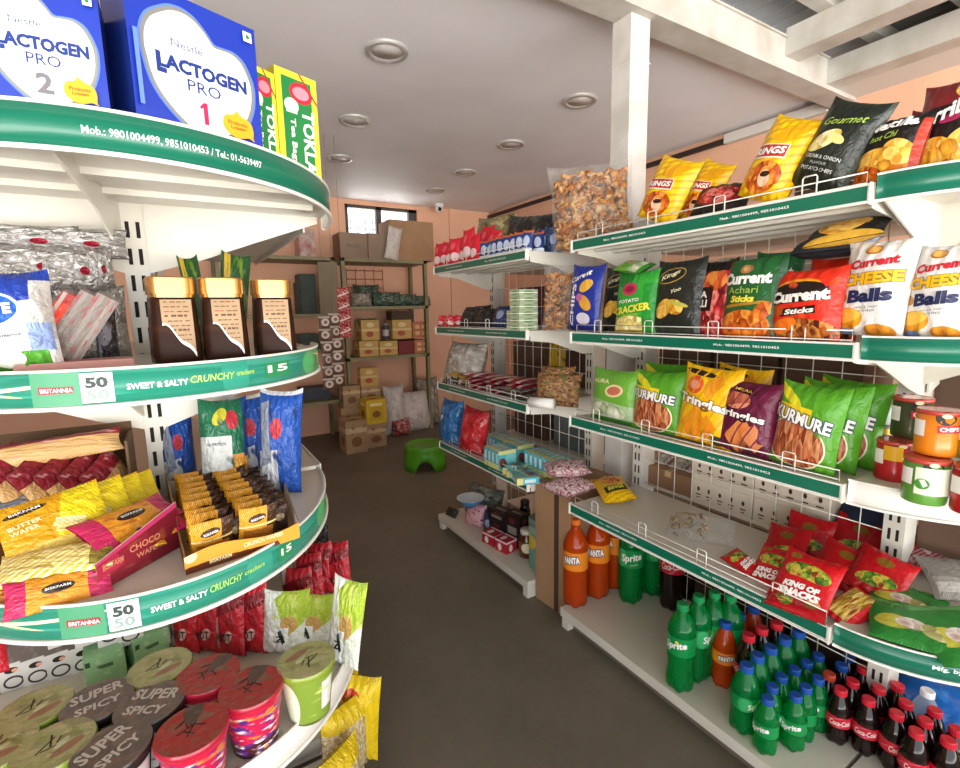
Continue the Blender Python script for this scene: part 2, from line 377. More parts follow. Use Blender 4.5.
def upright(parent, x, y, z1, face, w=.042, dpt=.06):   # face '-x' or '-y'
    b = MB()
    if face == '-y':
        b.box(x-w/2, y, FZ, x+w/2, y+dpt, z1)
        z = .1
        while z < z1-.06:
            for s in (-1, 1): b.box(x+s*.0085-.0032, y-.0006, z, x+s*.0085+.0032, y+.004, z+.03, 1)
            z += .05
    else:
        b.box(x, y-w/2, FZ, x+dpt, y+w/2, z1)
        z = .1
        while z < z1-.06:
            for s in (-1, 1): b.box(x-.0006, y+s*.0085-.0032, z, x+.004, y+s*.0085+.0032, z+.03, 1)
            z += .05
    return rel(b.build('upright', [shw, slot], parent))
STRIPTXT = 'Mob.: 9801004499, 9851010453'
def bracket(parent, x0, x1, y, z, th=.003, h0=.03, h1=.085):
    b = MB(); b.prism([(x0+.01, z), (x1, z), (x1, z-h1), (x1-.05, z-h1), (x0+.12, z-h0), (x0+.01, z-h0+.012)], y, y+th, lambda a, c, d: (a, d, c)); return rel(b.build('bracket', shw, parent))
def guard(parent, x, y0, y1, z, z_h=.028, name='wire_guard'):
    b = MB(); r = .0016
    b.tube([(x, y0, z), (x, y0, z+z_h), (x, y1, z+z_h), (x, y1, z)], r)
    b.tube([(x, y0, z+.008), (x, y1, z+.008)], r*.8)
    n = max(2, round((y1-y0)/.2)); st = (y1-y0)/n
    for i in range(n):
        yc = y0+st*(i+.5)
        b.tube([(x-.003, yc-.014, z), (x-.003, yc-.014, z+z_h+.012), (x-.003, yc-.011, z+z_h+.016), (x-.003, yc+.011, z+z_h+.016), (x-.003, yc+.014, z+z_h+.012), (x-.003, yc+.014, z)], r)
    return rel(b.build(name, wirem, parent))
def straight_unit(label, X0, X1, Y0, Y1, txt=True, guards=True):
    t = empty('gondola_shelf_unit', label, 'shelf unit', ((X0+X1)/2, (Y0+Y1)/2, FZ), 0, 'straight shelf units')
    for i, zb in enumerate(ZB):
        z = ZS[i]
        b = MB(); b.box(X0+.004, Y0, z-.022, X1, Y1, z, mis=(0, 0, 0, 0, 0, 1)); b.box(X0+.004, Y0, z-.03, X0+.012, Y1, z-.022)
        for k in range(3): xr = X0+.09+.09*k; b.box(xr, Y0+.01, z-.03, xr+.02, Y1-.01, z-.022)
        sh = rel(b.build('shelf', [shw, shgrey], t))
        def sub(o): o.parent = sh; o.location = (0, 0, 0); return o
        b = MB(); b.box(X0, Y0, zb, X0+.004, Y1, zb+SH, 1); b.box(X0-.0008, Y0+.004, zb+.0045, X0, Y1-.004, zb+SH-.0035, 0)
        b.box(X0-.004, Y0, zb-.0015, X0+.004, Y1, zb+.002, 1); b.box(X0-.003, Y0, zb+SH-.002, X0+.004, Y1, zb+SH+.0008, 1)
        for yy in (Y0-.004, Y1): b.box(X0-.004, yy, zb-.004, X0+.012, yy+.004, zb+SH+.002, 1)
        if txt:
            tm = TXT(STRIPTXT, .01)
            for q in (.27, .73):
                yc = Y0+(Y1-Y0)*q; b.mapped(tm, lambda x, y: (X0-.0012, yc-x*.16, zb+.018+y*.007), 2)
        sub(b.build('price_strip', [green, stripw, greenw], t))
        for yy in (Y0+.002, Y1-.006): sub(bracket(t, X0+.012, X1, yy, z-.022))
        if guards: sub(guard(t, X0+.014, Y0+.012, Y1-.012, z))
    b = MB(); Y1 += .05; b.box(X0, Y0, ZBASE-.02, X1+.02, Y1, ZBASE, mis=(0, 0, 0, 0, 0, 1)); b.box(X0, Y0, ZBASE-.034, X0+.006, Y1, ZBASE-.02); rel(b.build('base_shelf', [shw, shgrey], t))
    for yy in (Y0+.004, Y1-.04):
        b = MB(); b.box(X0+.003, yy, FZ, X1, yy+.034, ZBASE-.025); rel(b.build('foot', shw, t))
    b = MB(); b.box(X0+.03, Y0+.04, FZ, X0+.04, Y1-.04, ZBASE-.025); rel(b.build('kick_plate', M('kick_dark', '#6d675c', .5), t))
    Y1 -= .05
    for yy in (Y0+.016, Y1): upright(t, X1, yy, 1.62, '-x', .045, .075)
    b = MB(); r = .0016; n = round((Y1-Y0)/.075)
    for k in range(n+1):
        yy = Y0+.02+(Y1-Y0-.04)*k/n; b.tube([(X1+.012, yy, ZBASE), (X1+.012, yy, 1.6)], r, 5)
    for k in range(15): b.tube([(X1+.016, Y0, ZBASE+.05+.1*k), (X1+.016, Y1, ZBASE+.05+.1*k)], r, 5)
    rel(b.build('back_mesh', wirem, t))
    return t
GA = straight_unit('long white shelf unit stocked with crisps above the big soda bottles', 1.15, 1.50, .447, 1.285)
GB = straight_unit('white shelf unit farther down the aisle beyond the gap and the post', 1.15, 1.50, 1.545, 2.335)
for w_ in (GA, GB): pass
# curved end units.  half-ellipse in plan: centre (cx,cy), half-width a (x), depth bb (towards the front, -y)
def ell(cx, cy, a, bb, th): return (cx+a*math.cos(th), cy+bb*math.sin(th))
class Arc:                               # arc-length table, s measured from th0
    def __init__(s, cx, cy, a, bb, th0, th1, n=240):
        s.P = []; s.S = [0]
        for i in range(n+1):
            s.P.append(ell(cx, cy, a, bb, th0+(th1-th0)*i/n))
            if i: s.S.append(s.S[-1]+math.dist(s.P[-1], s.P[-2]))
        s.n = n
    def at(s, d, off=0):
        d = min(max(d, 0), s.S[-1]); lo = 0; hi = s.n
        while hi-lo > 1:
            m = (lo+hi)//2
            if s.S[m] <= d: lo = m
            else: hi = m
        f = (d-s.S[lo])/(s.S[hi]-s.S[lo]); p, q = s.P[lo], s.P[hi]
        tx, ty = q[0]-p[0], q[1]-p[1]; L = math.hypot(tx, ty); nx, ny = ty/L, -tx/L
        return (p[0]+(q[0]-p[0])*f+nx*off, p[1]+(q[1]-p[1])*f+ny*off)
    def near(s, px, z):                  # arc length whose picture column is px
        return min((abs(pix((*s.at(s.S[-1]*i/400), z))[0]-px), s.S[-1]*i/400) for i in range(401))[1]
def end_unit(name, label, cx, cy, a, bb, strips, sh=.05, zs_=ZB, dims={}, post=True):
    t = empty(name, label, 'shelf unit', (cx, cy, FZ), 0, 'curved end shelf units')
    A0, B0 = a, bb
    for i, zb in enumerate([ZBASE-.06]+list(zs_)):
        a, bb = dims.get(i, (A0, B0)); A = Arc(cx, cy, a, bb, -PI, 0); N = 72; tot = A.S[-1]; P = [A.at(tot*k/N) for k in range(N+1)]
        z = zb+sh-.006 if i else ZBASE
        b = MB(); T = [b.vert((*p, z)) for p in P]; U = [b.vert((*p, z-.02)) for p in P]
        b.face(T, 1); b.face(U[::-1], 0)
        for k in range(N): b.face([U[k], U[k+1], T[k+1], T[k]], 0)
        b.face([U[N], U[0], T[0], T[N]], 0)
        for q in (.25, .55):             # pressed rails under the board
            xh = a*math.sqrt(1-q*q)*.9; b.box(cx-xh, cy-bb*q-.02, z-.03, cx+xh, cy-bb*q+.02, z-.02)
        s_ = rel(b.build('shelf' if i else 'base_shelf', [shw, shgrey], t))
        b = MB(); top = zb+sh
        kind = strips[i-1] if i else 'white'
        def band(o0, o1, z0, z1, mi, s0=0, s1=tot, n=N):
            R = []
            for k in range(n+1):
                d = s0+(s1-s0)*k/n
                R.append([b.vert((*A.at(d, o), zz)) for o, zz in ((o1, z0), (o1, z1), (o0, z1), (o0, z0))])
            for k in range(n):
                for q in range(4):
                    b.face([R[k][q], R[k+1][q], R[k+1][(q+1) % 4], R[k][(q+1) % 4]], mi, [((k)/n, 0), ((k+1)/n, 0), ((k+1)/n, 1), (k/n, 1)], True)
            b.face(R[0][::-1], mi); b.face(R[n], mi)
        band(0, .003, zb, top, 1)
        if kind != 'white': band(.003, .0045, zb+.004, top-.003, 0)
        band(.002, .008, zb-.002, zb+.003, 1); band(.002, .006, top-.0025, top+.001, 1)
        mats = [strip_mats.get(kind, green), stripw]
        if kind in strip_text: strip_text[kind](A, zb, sh, b, mats)
        b.build('price_strip' if i else 'kick_edge', mats, s_)
    # brackets + ribs
        if i:
            for sx in (-1, 1):
                b = MB(); ex = a*.97; b.prism([(.02, z-.02), (ex, z-.02), (ex, z-.034), (ex*.6, z-.085), (ex*.3, z-.125), (.02, z-.15)], -.002, .002, lambda q, c, w: (cx+sx*q, cy-.003+w, c)); b.build('bracket', shw, s_)
            b = MB(); b.prism([(.0, z-.02), (bb*.9, z-.02), (bb*.9, z-.03), (bb*.45, z-.06), (.0, z-.125)], -.002, .002, lambda q, c, w: (cx-.019-.04*q/bb+w, cy-q, c)); b.build('bracket', shw, s_)
    if post: upright(t, cx, cy-.002, 1.56, '-y', .04, .05)
    return t
strip_mats = {}; strip_text = {}
def arc_text(A, z, s, size_w, h, s0, mb, mi, off=.0052, bold=.015, shear=0):
    tm = TXT(s, bold, shear); mb.mapped(tm, lambda x, y: (*A.at(s0+x*size_w, off), z+y*h), mi)
def green_txt(A, zb, sh, b, mats):
    mats.append(greenw); z = zb+sh/2; s0 = A.near(82, z); s1 = A.near(259, z); arc_text(A, z-.001, 'Mob.: 9801004499, 9851010453 / Tel.: 01-5639497', s1-s0, .0105, (s0+s1)/2, b, 2, bold=.008)
def mfg_txt(A, zb, sh, b, mats):
    mats.append(greenw); z = zb+sh/2; s0 = A.near(932, z); arc_text(A, z, 'Mfg. by:', .05, .011, s0+.025, b, 2, bold=.02)
# the sweet-and-salty strips: a printed sheet in greens with squares of biscuit
strip_mats['sweet'] = ART('biscuit_ad_strip', '#26866f', [
    ('r', .10, .5, .10, 1, 0, '#2a837f'), ('n', 5, .58, '#43a08a'), ('e', .31, .1, .02, .7, 0, '#6fb8a4'), ('r', .07, .35, .05, .55, 0, '#1f7f83'),
    ('e', .62, .5, .02, .9, 0, '#379a83'), ('r', .9, .5, .1, .6, 0, '#3f9d5b'), ('e', .80, .45, .03, .5, 0, '#59b96f'),
    ('r', .86, .52, .018, .3, 0, '#2e8a57'), ('r', .88, .5, .012, .3, 0, '#cfd98b'), ('e', .925, .55, .012, .3, 20, '#e4dfa0'),
    ('e', .29, .55, .018, .28, 20, '#e9dfae'), ('e', .36, .5, .02, .3, -20, '#efe3bf'), ('r', .2, .3, .03, .5, 0, '#1b8178'), ('r', .985, .5, .03, 1, 0, '#0f6b50')], .3, .4, 0)
def sweet_txt(A, zb, sh, b, mats):
    z = zb+sh/2; K = len(mats)
    def patch(p0, p1, z0, z1, mi, off):
        s0, s1 = A.near(p0, z), A.near(p1, z); n = 6; R = [[b.vert((*A.at(s0+(s1-s0)*k/n, off), zz)) for zz in (z0, z1)] for k in range(n+1)]
        for k in range(n): b.face([R[k][0], R[k+1][0], R[k+1][1], R[k][1]], K+mi)
    def word(t, p0, p1, dz, h, mi, bold, shear=0, off=.0064):
        s0, s1 = A.near(p0, z), A.near(p1, z); arc_text(A, z+dz, t, s1-s0, h, (s0+s1)/2, b, K+mi, off, bold, shear)
    Q = (33, 82, 41, 76, 83, 115, 127, 188, 190, 232, 234, 252, 263, 286) if zb > 1 else (62, 108, 70, 103, 109, 141, 151, 206, 208, 240, 242, 262, 276, 290)
    patch(Q[0], Q[1], zb+.004, zb+sh-.003, 5, .0049); patch(Q[2], Q[3], z-.005, z+.004, 3, .0056); word('BRITANNIA', Q[2]+2, Q[3]-2, -.0005, .0055, 0, .02)
    patch(Q[4], Q[5], zb+.006, zb+sh-.005, 0, .0056); m = (Q[4]+Q[5])/2
    word('50', m-11, m+11, .0075, .0145, 1, .05); word('50', m-11, m+11, -.0085, .0135, 2, .03)
    word('SWEET & SALTY', Q[6], Q[7], -.001, .0085, 0, .03); word('CRUNCHY', Q[8], Q[9], .001, .0105, 4, .02, .2); word('crackers', Q[10], Q[11], .003, .008, 4, .02, .2)
    patch(Q[12], Q[13], z-.012, z+.012, 6, .0056); word('15', Q[12]+2, Q[13]-2, .002, .012, 0, .03)
    mats.extend([M('strip_white', '#eef1ee', .4), M('strip_dark', '#33413e', .5), M('strip_faint', '#8ca398', .5), M('strip_red', '#b3202c', .4), M('strip_lime', '#a8d96a', .4), M('strip_mint', '#46946c', .4), M('strip_fern', '#2e8a57', .4)])
strip_text['greentext'] = green_txt; strip_text['sweet'] = sweet_txt; strip_text['mfg'] = mfg_txt
LC = dict(cx=-.06, cy=1.17, a=.355, bb=.42)
LE = end_unit('gondola_end_unit', 'white half-round shelf unit with biscuits, jars and cup noodles beside the aisle', -.06, 1.17, .355, .42, ['white', 'sweet', 'sweet', 'greentext'], dims={2: (.305, .42), 3: (.312, .37)})
RE = end_unit('gondola_end_unit', 'white half-round shelf unit at the near end of the crisp shelves', 1.50, .437, .345, .30, ['mfg', 'white', 'green', 'green'], post=False)
# straight bay behind the left half-round unit
def left_bay():
    t = empty('gondola_shelf_unit', 'white straight shelf unit directly behind the half-round biscuit shelves', 'shelf unit', (-.06, 1.7, FZ), 0, 'straight shelf units')
    Y0, Y1 = 1.235, 2.1
    for i, zb in enumerate(ZB):
        z = ZS[i]
        for sx in (-1, 1):
            xa, xb = (-.06+.03*sx, -.06+.33*sx) if sx > 0 else (-.06-.33, -.06-.03)
            b = MB(); b.box(xa, Y0, z-.022, xb, Y1, z, mis=(0, 0, 0, 0, 0, 1)); s_ = rel(b.build('shelf', [shw, shgrey], t))
            xf = -.06+.33*sx
            b = MB(); b.box(xf-.002, Y0, zb, xf+.002, Y1, zb+SH, 1); b.box(xf+sx*.002-.0008, Y0+.004, zb+.004, xf+sx*.002+.0008, Y1-.004, zb+SH-.004, 0); b.build('price_strip', [green, stripw], s_)
    b = MB(); b.box(-.39, Y0, ZBASE-.03, .27, Y1, ZBASE, 0); rel(b.build('base_shelf', [shw], t))
    for yy in (Y0+.03, Y1-.06):
        b = MB(); b.box(-.38, yy, FZ, .26, yy+.03, ZBASE-.03); rel(b.build('foot', shw, t))
    for yy in (1.235, 2.04): upright(t, -.06, yy, 1.62, '-y', .05, .05)
    b = MB(); b.box(-.07, 1.29, ZBASE, -.05, 2.04, 1.6); rel(b.build('back_panel', M('perforated_grey', '#8f8b82', .5), t))
left_bay()
# ------------------------------------------------------------------ soda bottles on the base shelf
def PET(name, col, trans, rough=.07, see=0):
    return M(name, col, rough, 0, .5, .35, 0, 1, 0, 40, None, 1.4, trans, see)
LIQ = {'orange': PET('orange_soda', '#cc480d', .35), 'green': PET('green_soda_pet', '#0a9147', .3, see=.38), 'cola': PET('cola', '#1a0b08', .08), 'water': PET('clear_water_pet', '#cfdde2', .4, see=.6)}
CAPM = {'orange': M('cap_orange', '#e2701d', .4), 'green': M('cap_green', '#128a4c', .4), 'red': M('cap_red', '#cf2436', .4), 'blue': M('cap_blue', '#1d4fa3', .4), 'white': M('cap_white', '#e9ecee', .4), 'rust': M('cap_rust', '#c2452e', .4)}
LABM = {'fanta': ART('orange_soda_label', '#f08a24', [('e', .5, .3, .16, .3, 0, ('food', 6, 1, ['#f6a91f', '#e8641a', '#f9c63a']))], .35, .2, 0), 'sprite': ART('green_soda_label', '#0e8a45', [('e', .62, .5, .08, .5, 0, '#3aa968')], .35, .2, 0),
        'cola': ART('red_soda_label', '#c81f32', [('w', 1.2, 20, .93, '#d9586a')], .35, .2, 0), 'plain': ART('clear_label', '#d5e2e8', [('r', .5, .5, .2, .4, 0, '#6fa2c9')], .3, .2, 0)}
tw = M('print_white', '#f6f4ee', .45); ty = M('print_yellow', '#f3d23b', .45); tn = M('print_navy', '#1b2450', .45); tr_ = M('print_red', '#c4182c', .45); tk = M('print_black', '#191614', .45)
tg = M('print_gold', '#c9a24a', .4); tgr = M('print_green', '#1c7a3c', .45); tor = M('print_orange', '#ee8a1d', .45)
def bottle(name, h, r, liq, capc, lab, texts, label, cat='bottle', group=None, waist=0.0, lab_z=(.44, .62), neck=.3):
    t = empty(name, label, cat, (0, 0, 0), 0, group)
    rn = .0125 if h > .17 else .0105; zs = 1-neck
    prof = [(0, .012*h), (r*.55, 0), (r*.82, .0), (r*.97, .04*h), (r, .09*h), (r*(1-waist*.3), .2*h), (r*(1-waist), .30*h), (r*(1-waist*.2), .39*h), (r, lab_z[0]*h), (r, lab_z[1]*h)]
    for q in (.0, .15, .3, .45, .6, .75, .9, 1.0):
        zz = (lab_z[1]+.03+(zs+neck*.72-lab_z[1]-.03)*q)*h; k = (1-q)
        prof.append((rn+(r-rn)*(1-q**1.75)*(.9+.1*k), zz))
    zc = prof[-1][1]
    prof += [(rn, zc+.004), (rn+.0035, zc+.005), (rn+.0035, zc+.007), (rn, zc+.008), (rn, h-.012)]
    b = MB(); b.lathe(prof, 28, 0, lobes=5, lobe_amp=.28, lobe_top=.11*h); b.build('body', LIQ[liq], t)
    b = MB(); rc = rn+.0038; ch = .019 if h > .17 else .016; n = 36; rows = []
    for (rr, z) in ((rc, h-ch), (rc, h-.002), (rc-.0015, h)):
        rows.append([b.vert(((rr+(.0005 if k % 2 else 0))*math.cos(2*PI*k/n), (rr+(.0005 if k % 2 else 0))*math.sin(2*PI*k/n), z)) for k in range(n)])
    for j in range(2):
        for k in range(n): b.face([rows[j][k], rows[j][(k+1) % n], rows[j+1][(k+1) % n], rows[j+1][k]])
    b.face(rows[2]); b.face(rows[0][::-1]); b.build('cap', CAPM[capc], t)
    if lab:
        z0, z1 = lab_z[0]*h, lab_z[1]*h; rl = r+.0008; b = MB()
        b.lathe([(rl, z0), (rl, z1)], 36, 0, cap=False)
        mats = [LABM[lab]]
        for (s, cu, cv, w, hh, m, bold, rot, sh) in texts:
            mi = len(mats) if m not in mats else mats.index(m)
            if m not in mats: mats.append(m)
            tm = fit(TXT(s, bold, sh), cu, cv, w, hh, rot); rl += .0004
            b.mapped(tm, lambda x, y: ((rl+.0008)*math.sin(x/rl), -(rl+.0008)*math.cos(x/rl), z0+(z1-z0)*.5+y), mi)
        b.build('label', mats, t)
    return t
def face_cam(P, add=0): return math.atan2(-P[0], P[1])+math.radians(add)
ORD = ['first', 'second', 'third', 'fourth', 'fifth', 'sixth', 'seventh', 'eighth', 'ninth', 'tenth', 'eleventh', 'twelfth']
_proto = {}
def put_bottle(kind, px, py, rot, label, group, base=False):
    spec = BOT[kind]
    P = atz(px, py, ZBASE if base else ZBASE+spec[0])
    if kind not in _proto:
        o = bottle(spec[8], *spec[:5], spec[5], label, 'bottle', group, **spec[6]); _proto[kind] = o; o.location = (P.x, P.y, ZBASE); o.rotation_euler[2] = face_cam(P, rot)
    else: o = dup(_proto[kind], (P.x, P.y, ZBASE), face_cam(P, rot), label, group)
    return o
FT = [('FANTA', .0, .006, .066, .034, tn, .12, 8, 0), ('FANTA', .0, .006, .062, .027, tw, .05, 8, 0)]
FT2 = [('FANTA', 0, .003, .046, .020, tn, .12, 8, 0), ('FANTA', 0, .003, .043, .015, tw, .05, 8, 0)]
SP = [('Sprite', 0, .004, .080, .038, tw, .03, 10, .2), ('LEMON', .01, -.02, .03, .005, tw, 0, 10, 0)]
SP2 = [('Sprite', 0, .002, .066, .028, tw, .035, 12, .2), ('.', .004, .016, .01, .01, ty, .05, 0, 0)]
SP3 = [('Sprite', 0, 0, .048, .02, tw, .035, 14, .2)]
CC = [('Coca-Cola', 0, 0, .045, .014, tw, .015, 6, .35)]
CC2 = [('Coca-Cola', 0, 0, .075, .026, tw, .01, 8, .35)]
BOT = {
 'fanta2': (.345, .047, 'orange', 'orange', 'fanta', FT, dict(lab_z=(.45, .66)), 0, 'orange_soda_bottle'),
 'sprite2': (.325, .047, 'green', 'green', 'sprite', SP, dict(lab_z=(.47, .69)), 0, 'lemon_soda_bottle'),
 'cola2': (.325, .046, 'cola', 'red', 'cola', CC2, dict(lab_z=(.47, .66)), 0, 'cola_bottle'),
 'sprite15': (.272, .040, 'green', 'green', 'sprite', SP2, dict(waist=.1, lab_z=(.45, .66)), 0, 'lemon_soda_bottle'),
 'fanta1': (.205, .033, 'orange', 'blue', 'fanta', FT2, dict(lab_z=(.40, .58), waist=.06), 0, 'orange_soda_bottle'),
 'cola1': (.205, .032, 'cola', 'red', 'cola', CC, dict(lab_z=(.42, .58)), 0, 'cola_bottle'),
 'spriteb': (.192, .035, 'green', 'blue', 'sprite', SP3, dict(waist=.08, lab_z=(.40, .60)), 0, 'lemon_soda_bottle'),
 'sprites': (.150, .0285, 'green', 'blue', 'sprite', SP3, dict(waist=.12, lab_z=(.36, .58)), 0, 'lemon_soda_bottle'),
 'colas': (.150, .0275, 'cola', 'red', 'cola', CC, dict(waist=.14, lab_z=(.36, .56)), 0, 'cola_bottle'),
 'colao': (.150, .0275, 'cola', 'rust', 'cola', CC, dict(waist=.14, lab_z=(.36, .56)), 0, 'cola_bottle'),
 'colab': (.150, .0275, 'cola', 'blue', None, [], dict(waist=.14, lab_z=(.36, .56)), 0, 'dark_soda_bottle'),
 'water': (.165, .030, 'water', 'white', None, [], dict(waist=.05, lab_z=(.36, .56)), 0, 'water_bottle'),
}
G = 'big orange soda bottles'
put_bottle('fanta2', 576, 519, -18, 'large orange soda bottle foremost at the end of the base shelf by the brown carton', G)
put_bottle('fanta2', 597, 594, -8, 'large orange soda bottle second from the shelf end, label partly showing', G, True)
put_bottle('fanta2', 615, 585, -50, 'large orange soda bottle half hidden beside the tall green one', G, True)
G = 'big green soda bottles'
put_bottle('sprite2', 630, 599, 2, 'tall green soda bottle with white lettering beside the orange bottles', G, True)
put_bottle('sprite2', 651, 591, 60, 'tall green soda bottle in shade behind the lettered tall one', G, True)
G = 'big cola bottles'
put_bottle('cola2', 671, 606, -5, 'tall cola bottle with red label between the green bottle groups', G, True)
put_bottle('cola2', 690, 596, 25, 'tall cola bottle squeezed in behind the one with a visible label', G, True)
G = 'medium green soda bottles'
for (x, y, r, l) in ((683, 603, -22, 'medium green soda bottle standing foremost at the shelf edge'), (699, 595, 70, 'medium green soda bottle directly behind the foremost one, back label showing'),
                     (715, 591, 100, 'medium green soda bottle third back from the shelf edge'), (731, 594, 140, 'medium green soda bottle deepest in its row under the strip')):
    put_bottle('sprite15', x, y, r, l, G)
G = 'small orange soda bottles'
put_bottle('fanta1', 726, 621, 12, 'small orange soda bottle with blue cap in front', G); put_bottle('fanta1', 740, 613, 60, 'small orange soda bottle with blue cap behind the front one', G)
put_bottle('fanta1', 754, 606, 90, 'small orange soda bottle third back, deep under the strip', G)
G = 'red-capped cola bottles beside the small orange ones'
put_bottle('cola1', 749, 634, -60, 'cola bottle with red cap beside the front small orange bottle', G); put_bottle('cola1', 762, 627, 40, 'cola bottle with red cap second back beside the small orange bottles', G)
put_bottle('cola1', 777, 622, 80, 'cola bottle third back in the row beside the small orange bottles', G)
G = 'blue-capped green soda bottles, fat row'
for k, (x, y) in enumerate(((747, 664), (758, 654), (771, 646), (785, 637), (799, 630))):
    put_bottle('spriteb', x, y, 50+17*k, 'fat green soda bottle with blue cap, %s of the back row counted from the aisle' % ORD[k], G)
G = 'small blue-capped green soda bottles'
for k, (x, y) in enumerate(((768, 697), (772.5, 685), (782, 675), (795, 667.5), (807, 661), (818.5, 654))):
    put_bottle('sprites', x, y, (-30, 40, 70, 80, 95, 120)[k], 'small green soda bottle with blue cap, %s of the middle row counted from the aisle' % ORD[k], G)
for k, (x, y) in enumerate(((796, 694), (806, 685.5), (818.5, 677))):
    put_bottle('sprites', x, y, (-12, -35, -30)[k], 'small green soda bottle with blue cap, %s of the row next to the cola' % ORD[k], G)
G = 'small red-capped cola bottles'
CL = [((841, 688), 10), ((869, 698), 0), ((897, 712), 30), ((917, 730), 15), ((949, 739), 5), ((853, 680), 60), ((879, 686.5), 90), ((906, 701), 70), ((925.7, 719), 80), ((957, 728), 60), ((864, 667), 90), ((898, 684), 120), ((935, 709), 100)]
CLL = ['foremost on the left beside the green bottles', 'second of the front row with its label square on', 'third of the front row, label turned aside', 'fourth of the front row, cut off below', 'fifth of the front row in the lower corner',
       'second row, behind the foremost left one', 'second row, behind the gap of the first two', 'second row, behind the third front one', 'second row, behind the fourth front one', 'second row, last one at the picture edge',
       'deepest, right in front of the slotted post', 'third row, just before the blue bag', 'third row, beside the clear water bottle']
for ((x, y), r), l in zip(CL, CLL): put_bottle('colas', x, y, r, 'small cola bottle with red cap, '+l, G)
put_bottle('colao', 829.5, 673, 40, 'small cola bottle with orange cap beside the green bottles', None)
put_bottle('colab', 842, 664, 0, 'dark little bottle with blue cap behind the orange-capped one', 'dark little bottles'); put_bottle('colab', 849, 655, 0, 'dark little bottle with blue cap deepest by the post', 'dark little bottles')
put_bottle('water', 928, 690, 0, 'clear water bottle with white cap among the colas', None)
# ------------------------------------------------------------------ pillow packs
def pillow(w, h, t, seed=0, nu=22, nv=26, seal=.045, ear=.055, flat_back=1.0, sag=0):
    R = random.Random(seed); ph = [R.uniform(0, 6.28) for _ in range(6)]; kf = R.choice((5, 6, 7))
    def S(u, v, side=-1):
        a = abs(2*u-1); c = abs(2*v-1)
        T = t/2*max(0, 1-a**2.6)**.62*max(0, 1-c**3.2)**.72
        edge = math.exp(-(1-c)/.22)*(1-a*a)*min(1, (1-c)/.06)
        T += edge*.10*t*math.sin(kf*2*PI*u+ph[0]+(ph[1] if v > .5 else ph[2])) + .018*t*math.sin(9*u+ph[3]+7*v)*(1-a**4)*(1-c**4)
        x = (u-.5)*w*(1-.055*(1-c**2)*1.0); z = h*v+ear*h*(a**3)*(1 if v > .5 else -1)*c**6*.8
        if v < .5: z = max(z, 0)
        z -= sag*h*(1-a*a)*v*v*.3
        y = .012*h*math.sin(5*u+ph[4])*c**4
        return Vector((x, y+side*max(T, .0008)*(1 if side < 0 else flat_back), z))
    return S
def bagmesh(mb, S, nu=22, nv=26, mi=0):
    mb.grid(lambda u, v: S(u, v, -1), nu, nv, mi)
    mb.grid(lambda u, v: S(u, v, 1), nu, nv, mi, flip=True)
def on_bag(S, off=.0016):
    def fn(u, v):
        e = .012; p = S(u, v); n = (S(min(u+e, 1), v)-S(max(u-e, 0), v)).cross(S(u, min(v+e, 1))-S(u, max(v-e, 0)))
        if n.y > 0: n = -n
        return p+n.normalized()*off
    return fn
_bagcache = {}
def make_bag(name, art, w, h, t, texts, seed, key=None, mats_extra=()):
    S = pillow(w, h, t, seed); b = MB(); bagmesh(b, S)
    mats = [art]; fn = on_bag(S)
    for k, (s, cu, cv, tw_, th, m, bold, rot, sh) in enumerate(texts):
        if m not in mats: mats.append(m)
        f2 = on_bag(S, .0024+.0006*k)
        b.mapped(fit(TXT(s, bold, sh), cu, cv, tw_, th, rot, w/h), f2, mats.index(m)) if rot else b.mapped(fit(TXT(s, bold, sh), cu, cv, tw_, th/1.0, 0, 1), f2, mats.index(m))
    o = bpy.data.objects.new(name, b.mesh(name, mats)); COL.objects.link(o); return o
_seed = [10]
def B(art, pxL, pxR, ptop, XL, XR, z, t, lean, roll, label, cat='crisp packet', group=None, name='crisp_packet', wk=1.0, hk=1.0):
    """stand a pack on the shelf z between two picture columns, its foot running from depth XL to depth XR"""
    _seed[0] += 1
    A_, texts = DES[art]
    yl, yr = yon(pxL, XL, z), yon(pxR, XR, z); PL, PR = Vector((XL, yl, z)), Vector((XR, yr, z))
    C = (PL+PR)/2; w = (PR-PL).length*wk; h = height(C, ptop)*hk
    o = make_bag(name, A_, w, h, t, texts, _seed[0])
    o.rotation_mode = 'YXZ'; rl = math.radians(roll)
    lift = abs(math.sin(rl))*w/2*.8
    o.location = (C.x, C.y, z+.001+lift); o.rotation_euler = (-math.radians(lean), rl, math.atan2(PR.y-PL.y, PR.x-PL.x))
    return tag(o, label, cat, group)
def LIE(art, px, py, z, w, h, t, rx, ry, rz, label, cat='crisp packet', group=None, name='crisp_packet', texts=None, dz=0, P=None):
    """lay a pack with its middle over the point seen at (px,py) on height z; rx: lean back from upright, rz: heading"""
    _seed[0] += 1
    A_, tx = DES[art]
    o = make_bag(name, A_, w, h, t, tx if texts is None else texts, _seed[0])
    P = P or atz(px, py, z); m = Matrix.Rotation(math.radians(rz), 4, 'Z') @ Matrix.Rotation(math.radians(-rx), 4, 'X') @ Matrix.Rotation(math.radians(ry), 4, 'Y')
    c = m @ Vector((0, 0, h/2)); o.rotation_mode = 'YXZ'; o.rotation_euler = (math.radians(-rx), math.radians(ry), math.radians(rz))
    o.location = P-c+Vector((0, 0, dz)); return tag(o, label, cat, group)
F_CHIP = ('food', 7, 1, ['#b5761c', '#e9b03a', '#f3cf69', '#d08a24']); F_ORG = ('food', 9, 1, ['#8c3510', '#d9681b', '#f0a040', '#b84e14'])
F_STK = ('food', 16, .35, ['#7a2e14', '#b9603a', '#d99a6a', '#8f3f22']); F_BRN = ('food', 12, .8, ['#4a1c0c', '#9a4a1c', '#d9903f', '#6e2c12'])
